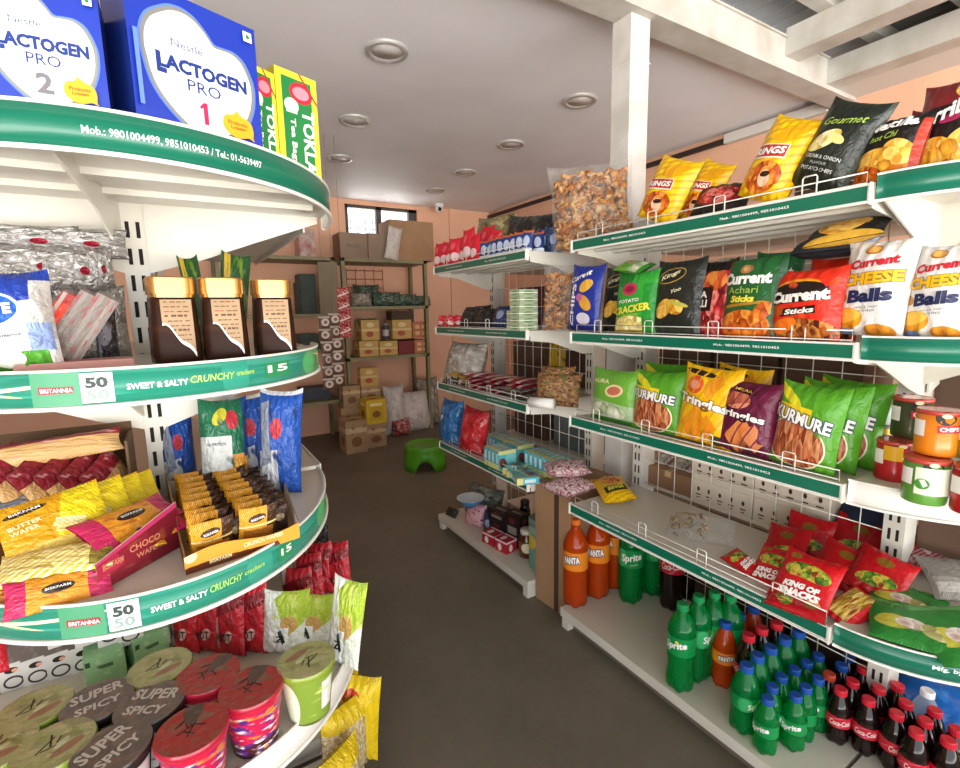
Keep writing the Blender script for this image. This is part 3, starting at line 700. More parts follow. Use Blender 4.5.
F_RED = ('food', 8, 1, ['#5e0f14', '#c12a2c', '#f08a80', '#8a1820']); F_PALE = ('food', 9, 1, ['#c9b35a', '#ead98a', '#f6eec0', '#b99b3a'])
F_GRN = ('food', 9, 1, ['#2c5a1c', '#6f9a2f', '#d8c34a', '#8a3f1c'])
DES = {
 'rings': (ART('yellow_ring_pack', '#f1c40f', [('w', 3.2, 70, .72, '#dca20c'), ('e', .5, .26, .34, .19, 10, F_ORG), ('e', .55, .25, .12, .1, 0, '#f0c9a8'), ('e', .55, .30, .1, .035, 10, '#3a2114'), ('e', .62, .80, .28, .08, 20, '#e2a00f'), ('r', .42, .56, .33, .085, 6, '#efe3d2'), ('r', .42, .565, .31, .07, 6, '#b9382b')]),
     [('RINGS', .43, .56, .56, .085, tw, .04, 6, .1)]),
 'noodlebowl': (ART('dark_bowl_pack', '#1e1a18', [('e', .5, .55, .44, .3, 5, '#7c1a17'), ('e', .5, .55, .38, .25, 5, F_RED), ('r', .5, .92, .5, .08, 0, '#37302c')]), [('HOT', .5, .9, .3, .07, tw, .03, 0, 0)]),
 'gourmet': (ART('dark_gourmet_pack', '#20261f', [('e', .36, .52, .25, .1, 25, F_PALE), ('e', .55, .56, .14, .05, -10, '#e7d687'), ('r', .97, .5, .03, .5, 0, '#454b44')], .3),
     [('Gourmet', .52, .76, .62, .085, tgr if False else M('print_lime', '#9db94e', .45), .01, 6, .3), ('CREAM & ONION', .5, .34, .6, .042, M('print_silver', '#c9cec9', .4), .01, 0, 0), ('FLAVOUR', .5, .275, .28, .028, M('print_silver'), 0, 0, 0), ('POTATO CHIPS', .5, .21, .55, .04, M('print_silver'), .01, 0, 0)]),
 'mexilla': (ART('mexilla_pack', '#1a1411', [('r', .5, .0, .5, .42, 0, '#c9721b'), ('e', .4, .30, .36, .2, 10, F_CHIP), ('e', .75, .42, .24, .18, -20, F_CHIP), ('e', .3, .1, .3, .15, 0, F_ORG), ('r', .97, .4, .05, .5, 0, '#a5301a')]),
     [('Mexilla', .53, .84, .72, .14, tw, .04, 4, 0), ('hot Chi', .5, .66, .42, .09, M('print_lime'), .02, 6, .3)]),
 'arriba': (ART('arriba_pack', '#1d1716', [('r', .5, 1, .5, .30, 0, '#7c1f22'), ('e', .72, .82, .2, .1, -20, F_CHIP), ('r', .5, .0, .5, .28, 0, '#d4652a'), ('e', .35, .2, .3, .16, 10, F_CHIP), ('e', .8, .25, .25, .18, 10, F_CHIP), ('e', .62, .56, .2, .05, 10, '#a02858')]),
     [('Arriba', .5, .62, .74, .17, tw, .04, 8, .1)]),
 'bluechips': (ART('blue_chips_pack', '#20338f', [('e', .62, .70, .2, .09, 15, '#e9b542'), ('e', .64, .44, .2, .1, -20, '#e2a63c'), ('e', .45, .52, .1, .06, 0, '#c56a9a'), ('e', .62, .2, .2, .09, 0, '#d8d6e0'), ('r', .5, .03, .5, .05, 0, '#182670')]),
     [('Current', .42, .84, .6, .085, tw, .03, 10, .1), ('CHIPS', .27, .4, .46, .2, tw, .03, 90, 0), ('POTATO', .1, .45, .42, .07, M('print_silver'), .01, 90, 0)]),
 'kings': (ART('black_kings_pack', '#242722', [('e', .4, .80, .3, .1, 8, '#a98a3a'), ('e', .4, .80, .28, .085, 8, '#1c1f1a'), ('e', .3, .36, .2, .12, 20, F_CHIP), ('e', .55, .38, .18, .1, -10, F_CHIP), ('e', .62, .42, .2, .03, -10, '#b8b34a'), ('r', .5, .04, .5, .06, 0, '#33362f')], .28),
     [('Kings', .4, .80, .4, .075, M('print_cream', '#e6dcae', .4), .02, 10, .2), ('Yoo', .56, .6, .2, .05, M('print_cream'), .01, 10, .2)]),
 'cracker': (ART('green_cracker_pack', '#33a036', [('e', .2, .95, .3, .18, -30, '#187a24'), ('e', .42, .72, .19, .1, 0, '#c7315c'), ('e', .42, .72, .12, .05, 0, '#8f1c3c'), ('r', .5, .0, .5, .27, 0, '#b9b24a'), ('e', .5, .12, .46, .17, 0, F_PALE), ('r', .5, .03, .5, .04, 0, '#9b8a2c'), ('r', .9, .4, .14, .4, 0, '#1f8a2c')]),
     [('POTATO', .44, .53, .5, .055, tw, .02, 4, 0), ('CRACKER', .5, .40, .84, .12, M('print_lemon', '#e6dd4a', .4), .04, 6, 0), ('CRUNCHY', .5, .3, .4, .04, M('print_lemon'), .0, 4, 0)]),
 'chilli': (ART('red_chilli_pack', '#3a1210', [('r', .6, .55, .4, .4, 0, F_RED), ('e', .6, .75, .3, .14, 0, ('food', 6, 1, ['#7a2010', '#d5602a', '#f0a04a'])), ('r', .3, .5, .32, .16, 0, '#2a1310'), ('e', .6, .12, .45, .15, 0, F_RED), ('r', .4, .95, .5, .08, 0, '#16100f')]),
     [('ILA', .3, .56, .4, .09, tw, .03, 0, 0), ('ULLI', .3, .44, .44, .1, tw, .03, 0, 0)]),
 'achari': (ART('achari_pack', '#1f5c2e', [('e', .42, .86, .12, .055, 0, '#a77742'), ('e', .42, .86, .06, .03, 0, '#c99a62'), ('r', .45, .42, .35, .018, 4, '#b8812d'), ('r', .5, .0, .5, .16, 0, '#8a4a1c'), ('e', .45, .17, .44, .18, 0, F_ORG), ('e', .78, .34, .15, .1, 30, F_ORG), ('r', .96, .5, .06, .5, 0, '#194a25')]),
     [('Current', .44, .74, .84, .15, tw, .05, 0, 0), ('Achari', .42, .595, .54, .085, M('print_lime'), .01, 0, 0), ('Sticks', .44, .485, .42, .085, M('print_lemon'), .05, 0, .15)]),
 'sticks': (ART('red_sticks_pack', '#e2301b', [('e', .42, .77, .32, .09, 4, '#f2a31b'), ('e', .42, .72, .38, .1, 4, '#20120f'), ('r', .44, .62, .42, .09, 5, '#20120f'), ('e', .5, .14, .5, .17, 0, F_BRN), ('e', .3, .2, .2, .1, 20, '#ef7a20'), ('r', .48, .41, .26, .055, 6, '#2a1512'), ('r', .17, .41, .10, .06, 0, '#b8521a'), ('n', 4, .64, '#ee5524')]),
     [('Current', .46, .62, .84, .17, tw, .06, 4, 0), ('Sticks', .52, .41, .42, .075, tw, .04, 6, .15)]),
 'cheese': (ART('white_cheese_ball_pack', '#e9e7e2', [('e', .45, .90, .13, .05, 0, '#b97022'), ('e', .45, .905, .10, .035, 0, '#eab45c'), ('e', .1, .66, .09, .05, 0, '#d39136'), ('e', .12, .40, .10, .055, -15, '#c98a33'), ('e', .22, .16, .28, .12, 8, '#e79c22'), ('e', .26, .2, .22, .07, 8, '#f2c04c'), ('e', .72, .06, .22, .07, 0, '#d98f2c'), ('e', .2, .03, .15, .04, 0, '#7c9cc8')], .32, .3),
     [('Current', .52, .765, .66, .10, tr_, .05, 4, 0), ('CHEESE', .53, .60, .82, .135, M('print_brown', '#8a5a12', .4), .09, 3, 0), ('CHEESE', .53, .60, .80, .125, M('print_amber', '#f2b91c', .4), .05, 3, 0), ('Balls', .56, .42, .60, .14, tn, .05, 3, 0), ('WITH A TWIST', .56, .30, .34, .02, tn, 0, 3, 0), ('OF CHEESE', .56, .265, .26, .02, tn, 0, 3, 0)]),
 'lightgreen': (ART('light_green_pack', '#6aa838', [('e', .62, .62, .2, .12, 10, '#e9d3a0'), ('e', .62, .62, .15, .08, 10, '#c9705a'), ('r', .5, .12, .5, .28, -6, '#9fb98a'), ('e', .45, .2, .42, .18, 0, ('food', 5, 1, ['#6f8a5a', '#cdd3b4', '#eceada', '#8a9a72'])), ('r', .5, .02, .5, .08, 0, '#2f7d22')]), [('AURA', .3, .78, .4, .08, M('print_cream'), .02, 0, 0)]),
 'kurmure': (ART('green_stick_pack', '#569f26', [('e', .2, .85, .26, .06, -25, '#e6df2a'), ('r', .3, .66, .32, .09, -4, '#f1d321'), ('e', .42, .30, .47, .30, -6, '#f0e9c4'), ('e', .42, .30, .45, .28, -6, F_STK), ('n', 3, .66, '#458a20')]),
     [('KURMURE', .47, .60, .9, .17, tn, .09, -6, 0), ('KURMURE', .47, .60, .88, .15, tw, .035, -6, 0)]),
 'tringles': (ART('yellow_triangle_pack', '#f0bb12', [('e', .3, .76, .16, .12, 0, '#e4572a'), ('e', .3, .76, .10, .06, 0, '#f0a08a'), ('r', .62, .78, .16, .1, 45, ('food', 3, 1, ['#e08a1a', '#f0a628', '#d97c14'])), ('r', .38, .26, .2, .17, 45, ('food', 3, 1, ['#e0801a', '#f09a28', '#c96a12'])), ('r', .62, .24, .13, .11, 45, '#eb8c1f'), ('e', .35, .92, .3, .035, -4, '#2a211c'), ('e', .8, .1, .14, .06, 0, '#463828'), ('w', 2, 30, .93, '#d9a00e')]),
     [('Tringles', .48, .53, .94, .17, M('print_brown'), .09, -4, 0), ('Tringles', .48, .53, .92, .15, tw, .04, -4, 0)]),
 'tringlesm': (ART('maroon_triangle_pack', '#5c1534', [('e', .35, .74, .24, .12, 0, ('food', 4, 1, ['#8a3a2a', '#d9805a', '#e9a07a'])), ('r', .5, .26, .22, .18, 45, ('food', 3, 1, ['#c9682a', '#ef9a58', '#7a2a1c'])), ('r', .74, .26, .13, .15, 45, '#d98a58'), ('r', .45, .88, .2, .04, -4, '#2a0d14'), ('w', 2, 30, .95, '#7a2048'), ('r', .9, .6, .1, .4, 0, '#6e1a3e')]),
     [('Tringles', .45, .53, .86, .15, M('print_plum', '#2f0a1c', .4), .09, -3, 0), ('Tringles', .45, .53, .84, .13, tw, .04, -3, 0), ('MASALA', .45, .88, .3, .04, tg, .02, -4, 0)]),
 'king': (ART('red_king_pack', '#c8161f', [('e', .5, .62, .4, .17, 0, F_GRN), ('e', .2, .88, .1, .06, 0, '#8a6a22'), ('e', .5, .42, .45, .08, 0, '#c8161f'), ('e', .78, .12, .12, .1, 0, '#e0a05a'), ('n', 3, .68, '#a80f18')], .25, .4),
     [('KING OF', .5, .34, .62, .11, tw, .07, 4, .2), ('SNACKS', .5, .21, .70, .12, tw, .07, 4, .2)]),
 'kingback': (ART('red_pack_back', '#b5121b', [('e', .5, .3, .36, .14, 10, F_GRN), ('e', .5, .72, .16, .1, 0, '#7c5a1c'), ('n', 3, .66, '#990c14')], .25, .4), []),
 'kingfood': (ART('red_pack_window', '#cf1a22', [('r', .45, .5, .34, .42, 0, ('food', 12, .3, ['#7a5a14', '#c9a43a', '#e6cf7a', '#8a3a14'])), ('r', .92, .5, .1, .5, 0, '#d8202a')], .25, .4), []),
 'greenveg': (ART('green_food_pouch', '#2c7f33', [('e', .25, .4, .2, .16, 0, '#c9c24a'), ('e', .42, .42, .16, .13, 0, ('food', 6, 1, ['#8a6a5a', '#e9ded0', '#f4efe6', '#a03a3a'])), ('e', .66, .36, .16, .16, 0, ('food', 5, 1, ['#8a8a4a', '#cfca8a', '#e6dfae'])), ('r', .5, .93, .5, .06, 0, '#5aa85a'), ('n', 3, .62, '#226a28')], .22, .5), []),
 'lyingchips': (ART('black_chip_window_pack', '#1f1e1a', [('e', .5, .5, .42, .34, 0, F_CHIP), ('r', .95, .5, .06, .5, 0, '#d0a23a')]), []),
 'lyingsilver': (ART('black_silver_pack', '#22252a', [('r', .5, .9, .5, .16, 0, '#b4b8c2'), ('r', .3, .85, .12, .08, 20, '#3a5fa8'), ('e', .5, .3, .3, .1, 0, '#55584f')]), []),
 'yellowpack': (ART('yellow_snack_pack', '#f0c412', [('w', 4, 80, .6, '#d9a30c'), ('e', .5, .62, .3, .16, 0, F_ORG), ('r', .5, .3, .34, .1, 4, '#221a12'), ('e', .2, .85, .2, .1, 0, '#c98a14')]), [('RINGS', .5, .3, .5, .12, M('print_lemon'), .05, 4, .1)]),
}
z1, z2, z3, z4 = ZS[3], ZS[2], ZS[1], ZS[0]
# top shelf of the long unit
B('rings', 634, 676, 168, 1.21, 1.21, z1, .07, 10, 23, 'small yellow crisp packet leaning on the top shelf next to the big clear crisp bag', group='yellow crisp packets')
B('rings', 672, 706, 169, 1.27, 1.27, z1, .05, 12, 26, 'small yellow crisp packet half hidden behind the first leaning yellow one', group='yellow crisp packets')
B('noodlebowl', 686, 744, 180, 1.22, 1.25, z1, .05, 30, 6, 'dark crisp packet with a red bowl picture slumped on the top shelf')
B('rings', 733, 786, 130, 1.20, 1.20, z1, .08, 8, 24, 'large yellow crisp packet leaning against the black-green gourmet packet', group='yellow crisp packets')
B('gourmet', 782, 846, 116, 1.20, 1.20, z1, .07, 8, 25, 'large blackish green crisp packet leaning on the top shelf')
B('mexilla', 850, 915, 122, 1.22, 1.20, z1, .07, 10, 6, 'crisp packet with black top and orange tortilla chips beside the blackish green one')
LE_Z1 = ZB[3]+.044
B('arriba', 906, 985, 80, 1.27, 1.25, LE_Z1, .07, 8, 2, 'maroon and black crisp packet cut by the right picture edge, top shelf')
B('arriba', 898, 936, 108, 1.33, 1.36, LE_Z1, .05, 12, 6, 'dark packet corner peeking out behind the maroon and black one')
# second shelf
B('bluechips', 567, 598, 268, 1.19, 1.19, z2, .05, 4, 4, 'blue crisp packet with upright white lettering at the shelf end')
B('kings', 601, 636, 268, 1.24, 1.24, z2, .05, 6, 0, 'black crisp packet with golden oval, tucked behind the bright green cracker packet', group='black crisp packets')
B('cracker', 614, 656, 272, 1.185, 1.185, z2, .055, 6, 0, 'bright green cracker packet with yellow lettering on the second shelf')
B('kings', 652, 700, 261, 1.19, 1.19, z2, .055, 6, 0, 'black crisp packet with golden oval standing free between green cracker and red chilli packet', group='black crisp packets')
B('chilli', 694, 728, 262, 1.22, 1.19, z2, .05, 6, 0, 'narrow dark red chilli packet on the second shelf')
B('achari', 720, 779, 258, 1.19, 1.185, z2, .06, 7, 0, 'dark green sticks packet with orange snack picture')
B('achari', 748, 796, 252, 1.27, 1.28, z2, .05, 7, 0, 'dark green packet standing behind the front dark green sticks packet')
B('sticks', 768, 840, 270, 1.19, 1.175, z2, .065, 7, 0, 'bright red sticks packet with white on black lettering')
B('sticks', 800, 856, 258, 1.27, 1.26, z2, .05, 7, 0, 'darkened red packet standing behind the bright red sticks packet')
LIE('lyingsilver', 0, 0, 0, .10, .15, .05, 74, 82, -84, 'black and silver crisp packet lying flat on top of the red sticks packets', 'crisp packet', P=atx(834, 246, 1.26))
LIE('lyingchips', 0, 0, 0, .10, .14, .045, 66, 76, -96, 'dark packet with orange crisps lying uppermost above the red sticks packets', 'crisp packet', P=atx(846, 233, 1.25))
LIE('lightgreen', 0, 0, 0, .075, .115, .03, 66, -66, -74, 'pale green packet lying across the tops of the black and green packets', 'crisp packet', P=atx(634, 267, 1.225))
CZ = ZB[2]+.044
B('cheese', 834, 903, 243, 1.215, 1.20, CZ, .075, 5, 3, 'white cheese ball packet nearest the red sticks packet', group='white cheese ball packets')
B('cheese', 900, 968, 247, 1.225, 1.215, CZ, .075, 5, 2, 'white cheese ball packet at the right picture edge', group='white cheese ball packets')
# third shelf
B('lightgreen', 591, 634, 371, 1.20, 1.20, z3, .06, 6, 0, 'pale green packet at the far end of the third shelf')
B('kurmure', 632, 681, 374, 1.20, 1.20, z3, .06, 8, -2, 'green stick-snack packet standing between pale green and yellow packets', group='green stick-snack packets')
B('kurmure', 640, 694, 366, 1.28, 1.28, z3, .05, 8, -2, 'green packet at the back of the third shelf behind the yellow one', group='green stick-snack packets')
B('tringles', 675, 731, 370, 1.195, 1.195, z3, .065, 8, 3, 'yellow triangle-snack packet on the third shelf')
B('tringles', 706, 758, 370, 1.28, 1.28, z3, .05, 8, 4, 'yellow packet standing behind the maroon one')
B('tringlesm', 714, 772, 384, 1.195, 1.195, z3, .06, 8, 2, 'maroon triangle-snack packet on the third shelf')
B('kurmure', 768, 834, 388, 1.195, 1.185, z3, .065, 8, 3, 'large green stick-snack packet foremost of the three at the shelf end', group='green stick-snack packets')
B('kurmure', 788, 856, 386, 1.255, 1.245, z3, .06, 8, 3, 'large green stick-snack packet in the middle of the three at the shelf end', group='green stick-snack packets')
B('kurmure', 806, 876, 383, 1.315, 1.305, z3, .06, 8, 3, 'large green stick-snack packet rearmost of the three at the shelf end', group='green stick-snack packets')
# fourth shelf: heap of red packs
G = 'red king snack packets'
LIE('kingback', 808, 537, z4+.05, .115, .12, .03, 34, 4, -75, 'red snack packet standing at the back left of the red heap', group=G)
LIE('kingback', 858, 540, z4+.055, .12, .12, .03, 38, 10, -70, 'red snack packet standing at the back right of the red heap', group=G)
LIE('kingback', 888, 552, z4+.05, .11, .13, .025, 46, 30, -60, 'red snack packet at the far right of the heap, corner pointing outwards', group=G)
LIE('king', 774, 568, z4+.03, .10, .115, .03, 50, -6, -95, 'red snack packet on the left of the heap partly under the lettered one', group=G)
LIE('king', 742, 562, z4+.015, .06, .09, .028, 70, -75, -90, 'small red packet lying loose left of the heap', group=G)
LIE('kingback', 796, 606, z4+.012, .06, .12, .026, 84, 80, -90, 'red packet lying lowest at the front of the heap behind the wire guard', group=G)
LIE('king', 806, 582, z4+.05, .125, .135, .035, 48, 4, -82, 'red snack packet with big white slogan on the front of the heap', group=G)
LIE('kingback', 880, 575, z4+.055, .115, .125, .035, 54, 18, -70, 'red snack packet leaning to the right on the heap with corn picture', group=G)
LIE('kingfood', 852, 608, z4+.025, .075, .105, .035, 66, 28, -78, 'red packet with clear window showing yellow sticks, heap front', group=G)
LIE('kingback', 838, 526, z4+.05, .12, .125, .03, 30, -6, -82, 'red snack packet standing in the middle of the back of the heap', group=G)
LIE('kingback', 842, 566, z4+.045, .115, .12, .03, 52, 14, -76, 'red snack packet wedged between the lettered packet and the right-leaning one', group=G)
LIE('kingback', 786, 546, z4+.035, .11, .12, .03, 46, -10, -92, 'red snack packet behind the left packet of the heap', group=G)
CZ4 = ZB[0]+.044
G = 'green food pouches'
LIE('greenveg', 918, 628, CZ4+.02, .17, .13, .03, 80, 4, -62, 'green food pouch with pale food picture lying at the shelf rim', 'food pouch', G, 'food_pouch')
LIE('greenveg', 908, 602, CZ4+.016, .14, .13, .025, 84, 25, -50, 'green pouch lying underneath, pointing to the slotted post', 'food pouch', G, 'food_pouch')
LIE('greenveg', 962, 635, CZ4+.025, .16, .15, .025, 76, -20, -60, 'green pouch at the lower right picture edge', 'food pouch', G, 'food_pouch')
LIE('yellowpack', 613, 489, z4+.028, .125, .20, .055, 82, -60, -90, 'yellow snack packet lying alone on the fourth shelf')
# ------------------------------------------------------------------ cartons, cans and loose goods
def xon(px, Y, z):
    lo, hi = max(-4.0, -1.45*Y), 6.0
    for _ in range(60):
        m = (lo+hi)/2
        if pix((m, Y, z))[0] < px: lo = m
        else: hi = m
    return lo
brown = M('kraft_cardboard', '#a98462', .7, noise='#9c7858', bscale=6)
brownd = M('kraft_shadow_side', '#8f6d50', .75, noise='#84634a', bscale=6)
tape = M('packing_tape', '#c2a37c', .3, coat=.3)
def rect2(n=10): return ([(-.5+i/n, y) for i in range(n+1) for y in (-.5, .5)], [(2*i, 2*i+2, 2*i+3, 2*i+1) for i in range(n)])
def smooth(pts, n=5):
    o = []; m = len(pts)
    for i in range(m):
        p0, p1, p2, p3 = (pts[(i+j-1) % m] for j in range(4))
        for k in range(n):
            t = k/n; o.append(tuple(.5*(2*p1[c]+(p2[c]-p0[c])*t+(2*p0[c]-5*p1[c]+4*p2[c]-p3[c])*t*t+(3*p1[c]-p0[c]-3*p2[c]+p3[c])*t**3) for c in (0, 1)))
    return o
def carton(name, w, d, h, front, side=None, top=None, prints=(), seams=False):
    """closed box, front face towards -y; prints: (shape2d in the front's uv square, material)"""
    b = MB(); side = side or front; top = top or side; mats = []
    def mi(m):
        if m not in mats: mats.append(m)
        return mats.index(m)
    b.box(-w/2, -d/2, 0, w/2, d/2, h, mis=(mi(side), mi(side), mi(front), mi(front), mi(side), mi(top)))
    # uv of front face: order in box() is (0,1,5,4)
    for k, (sh, m) in enumerate(prints):
        b.mapped(sh, lambda u, v: ((u-.5)*w, -d/2-.0006-.0004*k, v*h), mi(m))
    if seams:
        b.box(-w*.07, -d/2-.0008, h*.72, w*.07, -d/2, h, mi(tape)); b.box(-w*.07, -d/2, h, w*.07, d/2, h+.0008, mi(tape))
    o = bpy.data.objects.new(name, b.mesh(name, mats)); COL.objects.link(o); return o
def put(o, P, rz, label, cat, group=None, rx=0, ry=0):
    o.location = P; o.rotation_euler = (math.radians(rx), math.radians(ry), math.radians(rz)); return tag(o, label, cat, group)
def can_(name, r, h, body, lid, texts=(), lidh=.008):
    t = empty(name, 'x', 'can'); b = MB()
    b.lathe([(r*.97, 0), (r, .003), (r, h-lidh)], 32, 0, cap=True); mats = [body]
    for k, (s, cu, cv, w, hh, m, bold, rot, sh) in enumerate(texts):
        if m not in mats: mats.append(m)
        tm = fit(disc() if s == 'o' else rect2() if s == '#' else TXT(s, bold, sh), cu, cv, w, hh, rot); b.mapped(tm, lambda x, y: ((r+.0006+.0004*k)*math.sin(x/r), -(r+.0006+.0004*k)*math.cos(x/r), y), mats.index(m))
    b.build('body', mats, t)
    b = MB(); b.lathe([(r+.001, h-lidh), (r+.0015, h-.002), (r-.001, h), (r-.004, h-.001)], 32); b.build('lid', lid, t)
    return t
wrapred = M('red_shrink_wrap', '#c4433a', .25, coat=.6)
crm = M('print_cream')
CT = lambda bc: [('o', -.006, .072, .030, .026, tk, 0, 0, 0), ('#', 0, .052, .034, .014, tr_, 0, 4, 0), ('CHIPS', 0, .052, .028, .008, tw, .03, 4, 0), ('o', -.006, .076, .014, .008, crm, 0, 0, 0), ('#', -.045, .05, .022, .03, tw, 0, 0, 0)]
cans = [((935, 500), 0, M('can_orange', '#ee8a1c', .3, coat=.4), 'orange snack can with black moustache mark stacked on top', 1), ((925, 500), 0, M('can_green', '#5f9a3a', .3, coat=.4), 'green and white snack can in the lower row under the orange one', 0),
        ((893, 492), 0, M('can_red', '#b81a22', .3, coat=.4), 'red snack can at the left end of the lower row', 0), ((968, 512), 0, M('can_red'), 'red and yellow snack can at the right picture edge, lower row', 0),
        ((908, 488), 0, M('can_dark', '#3f4a26', .3, coat=.4), 'dark green snack can stacked behind the orange one', 1), ((966, 508), 0, M('can_lime', '#7aa84a', .3, coat=.4), 'pale green snack can at the right picture edge, upper row', 1)]
CZ3 = ZB[1]+.044
def put_can(x, y, m, lab, up, extra=()):
    P = atz(x, y, CZ3); t = can_('snack_can', .033, .084, m, wrapred, list(CT(0))+list(extra)); t.location = (P.x, P.y, CZ3+(.085 if up else 0)); t.rotation_euler[2] = face_cam(P, 28); tag(t, lab, 'can', 'small snack cans')
put_can(923, 500, cans[1][2], cans[1][3], 0, [('#', .0, .045, .06, .05, M('can_label', '#dfe6d0', .4), 0, 0, 0), ('o', -.02, .04, .02, .02, M('can_green2', '#3f8a2c', .4), 0, 0, 0)])
put_can(974, 512, cans[3][2], cans[3][3], 0, [('#', .0, .07, .07, .025, M('can_yel', '#e8b41c', .4), 0, 0, 0)])
put_can(893, 478, cans[2][2], cans[2][3], 0, [('#', -.02, .06, .03, .03, M('can_yel'), 0, 0, 0)])
put_can(930, 496, cans[0][2], cans[0][3], 1); put_can(975, 505, cans[5][2], cans[5][3], 1); put_can(905, 474, cans[4][2], cans[4][3], 1)
# deodorant cans deep on the third shelf
for k, (px, py) in enumerate(((864, 459), (881, 463))):
    P = atz(px, py, ZS[1]); t = empty('spray_can', ('left', 'right')[k]+' one of two grey spray cans with white tops behind the green packets', 'spray can', (P.x, P.y, ZS[1]), face_cam(P), 'spray cans')
    b = MB(); b.lathe([(.021, 0), (.0225, .003), (.0225, .075), (.0225, .088), (.021, .098), (.019, .1)], 24, mif=lambda j: 1 if j in (2,) else 0); b.build('body', [M('can_graphite', '#5f5d58', .35, .3, noise='#8d8a80', bscale=60), M('can_gold', '#d2a53a', .3, .3)], t)
    b = MB(); b.lathe([(.0215, .098), (.0215, .135), (.018, .139), (0, .139)], 24); b.build('cap', M('cap_pearl', '#dfe3e6', .3), t)
# goods on the far side of the bay, seen through the wire back
def back_goods():
    wht = ART('white_logo_carton', '#d6ccba', [], .55, 0, 0)
    logo = M('logo_dark', '#3c2a22', .6)
    def pr():
        o = []
        for i in range(5): o += [(fit(disc(8), .12+.19*i, .62, .05, .2), logo), (fit(rect2(), .12+.19*i, .38, .09, .05), logo), (fit(rect2(), .12+.19*i, .26, .06, .04), logo)]
        return o
    n = 0
    LBL = ['lower front white carton with dark logos behind the wire back', 'upper front white carton with dark logos behind the wire back', 'lower rear white carton with dark logos, farther from the red packs', 'upper rear white carton with dark logos, farther from the red packs']
    for yc in (.73, .955):
        for k in range(2):
            o = carton('logo_carton', .22, .16, .085, wht, wht, wht, pr()); put(o, (1.62, yc, ZS[0]+.001+.086*k), -90, LBL[n], 'carton', 'white logo cartons'); n += 1
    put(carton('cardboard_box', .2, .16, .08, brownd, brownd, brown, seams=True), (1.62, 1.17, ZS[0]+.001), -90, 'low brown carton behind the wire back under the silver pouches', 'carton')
    slv = ART('silver_pouch', '#b9b4ac', [('n', 4, .55, '#7f7a72'), ('e', .5, .4, .2, .12, 0, '#e6e2da'), ('e', .3, .7, .1, .08, 0, '#8a3a2a')], .3, .4, .4, metal=.3)
    DES['silver'] = (slv, [])
    for k, px in enumerate((650, 668, 684)):
        o = make_bag('silver_pouch', slv, .07, .09, .03, [], 300+k); o.rotation_mode = 'YXZ'; o.rotation_euler = (-1.1, .2*(k-1), -PI/2+.3*(k-1)); o.location = (1.585, 1.25-.08*k, ZS[0]+.083)
        tag(o, ['first', 'second', 'third'][k]+' of three silver pouches behind the wire back, counted from the post', 'pouch', 'silver pouches')
    nv = M('navy_cloth', '#1e2a44', .8, bump=.6, bscale=14)
    b = MB(); b.grid(lambda u, v: ((lambda th, ph: Vector((.07*math.cos(th)*math.sin(ph)*(1+.15*math.sin(5*th)), .10*math.sin(th)*math.sin(ph), .075+.075*math.cos(ph)*(1+.12*math.sin(3*th+2)))))(2*PI*u, PI*(1-v))), 24, 12, 0, wrapu=True)
    tag(b.build('cloth_bundle', nv, None, (1.63, .555, ZS[0])), 'dark navy bundle behind the wire back above the red packs', 'bundle')
    lab = 0
    NM = {1: 'second', 2: 'third', 3: 'top'}
    for lv in (1, 2, 3):
        ys = (1.16, .93, .70)
        for k, yc in enumerate(ys):
            hh = (.235, .24, .23)[k]*(1 if lv < 3 else .55)
            dk = [M('dark_carton', '#5d4636', .75, noise='#523d30', bscale=6), M('dark_carton2', '#6a5140', .75, noise='#5f4838', bscale=6)][(k+lv) % 2]
            if lv == 2: dk = M('pale_carton', '#b9b1a2', .6)
            if lv == 3 and k == 1: continue
            put(carton('cardboard_box', .215, .2, hh, dk, dk, dk), (1.69, yc, ZS[lv]+.001), -90, '%s carton behind the wire back, %s rear shelf, %s from the post' % (('pale' if lv == 2 else 'dark brown'), NM[lv], ORD[k]), 'carton', 'cartons behind the wire back')
    for k, yc in enumerate((.62, .86, 1.1)):  # added dark cartons standing in for the shade behind the soda bottles
        dk = M('shadow_carton', '#4d3c30', .8); put(carton('cardboard_box', .22, .2, .3, dk, dk, dk), (1.70, yc, ZBASE+.001), -90, 'dark carton added to darken the base behind the wire back, %s from the round end' % ORD[k], 'carton', 'cartons behind the wire back')
    for lv, zz in ((0, ZB[0]+.044), (1, ZB[1]+.044), (2, ZB[2]+.044)):
        dk = M('dark_carton'); put(carton('cardboard_box', .16, .13, .2, dk, dk, dk), (1.665, .375, zz+.001), 0, 'dark brown carton behind the slotted post on the %s round shelf' % ('lowest', 'middle', 'upper')[lv], 'carton', 'cartons behind the slotted post')
    yb = ART('yellow_box_print', '#e6b51c', [('r', .5, .5, .3, .3, 0, '#4f8a3a')], .4, .2, 0)
back_goods()
def rear_shelves(t, Y0, Y1):
    for i, zb in enumerate(ZB):
        b = MB(); b.box(1.58, Y0, ZS[i]-.022, 1.9, Y1, ZS[i], mis=(0, 0, 0, 0, 0, 1)); rel(b.build('rear_shelf', [shw, shgrey], t))
    b = MB(); b.box(1.58, Y0, FZ, 1.92, Y1, ZBASE); rel(b.build('rear_base', [shw], t))
rear_shelves(GA, .5, 1.285); rear_shelves(GB, 1.6, 2.335)
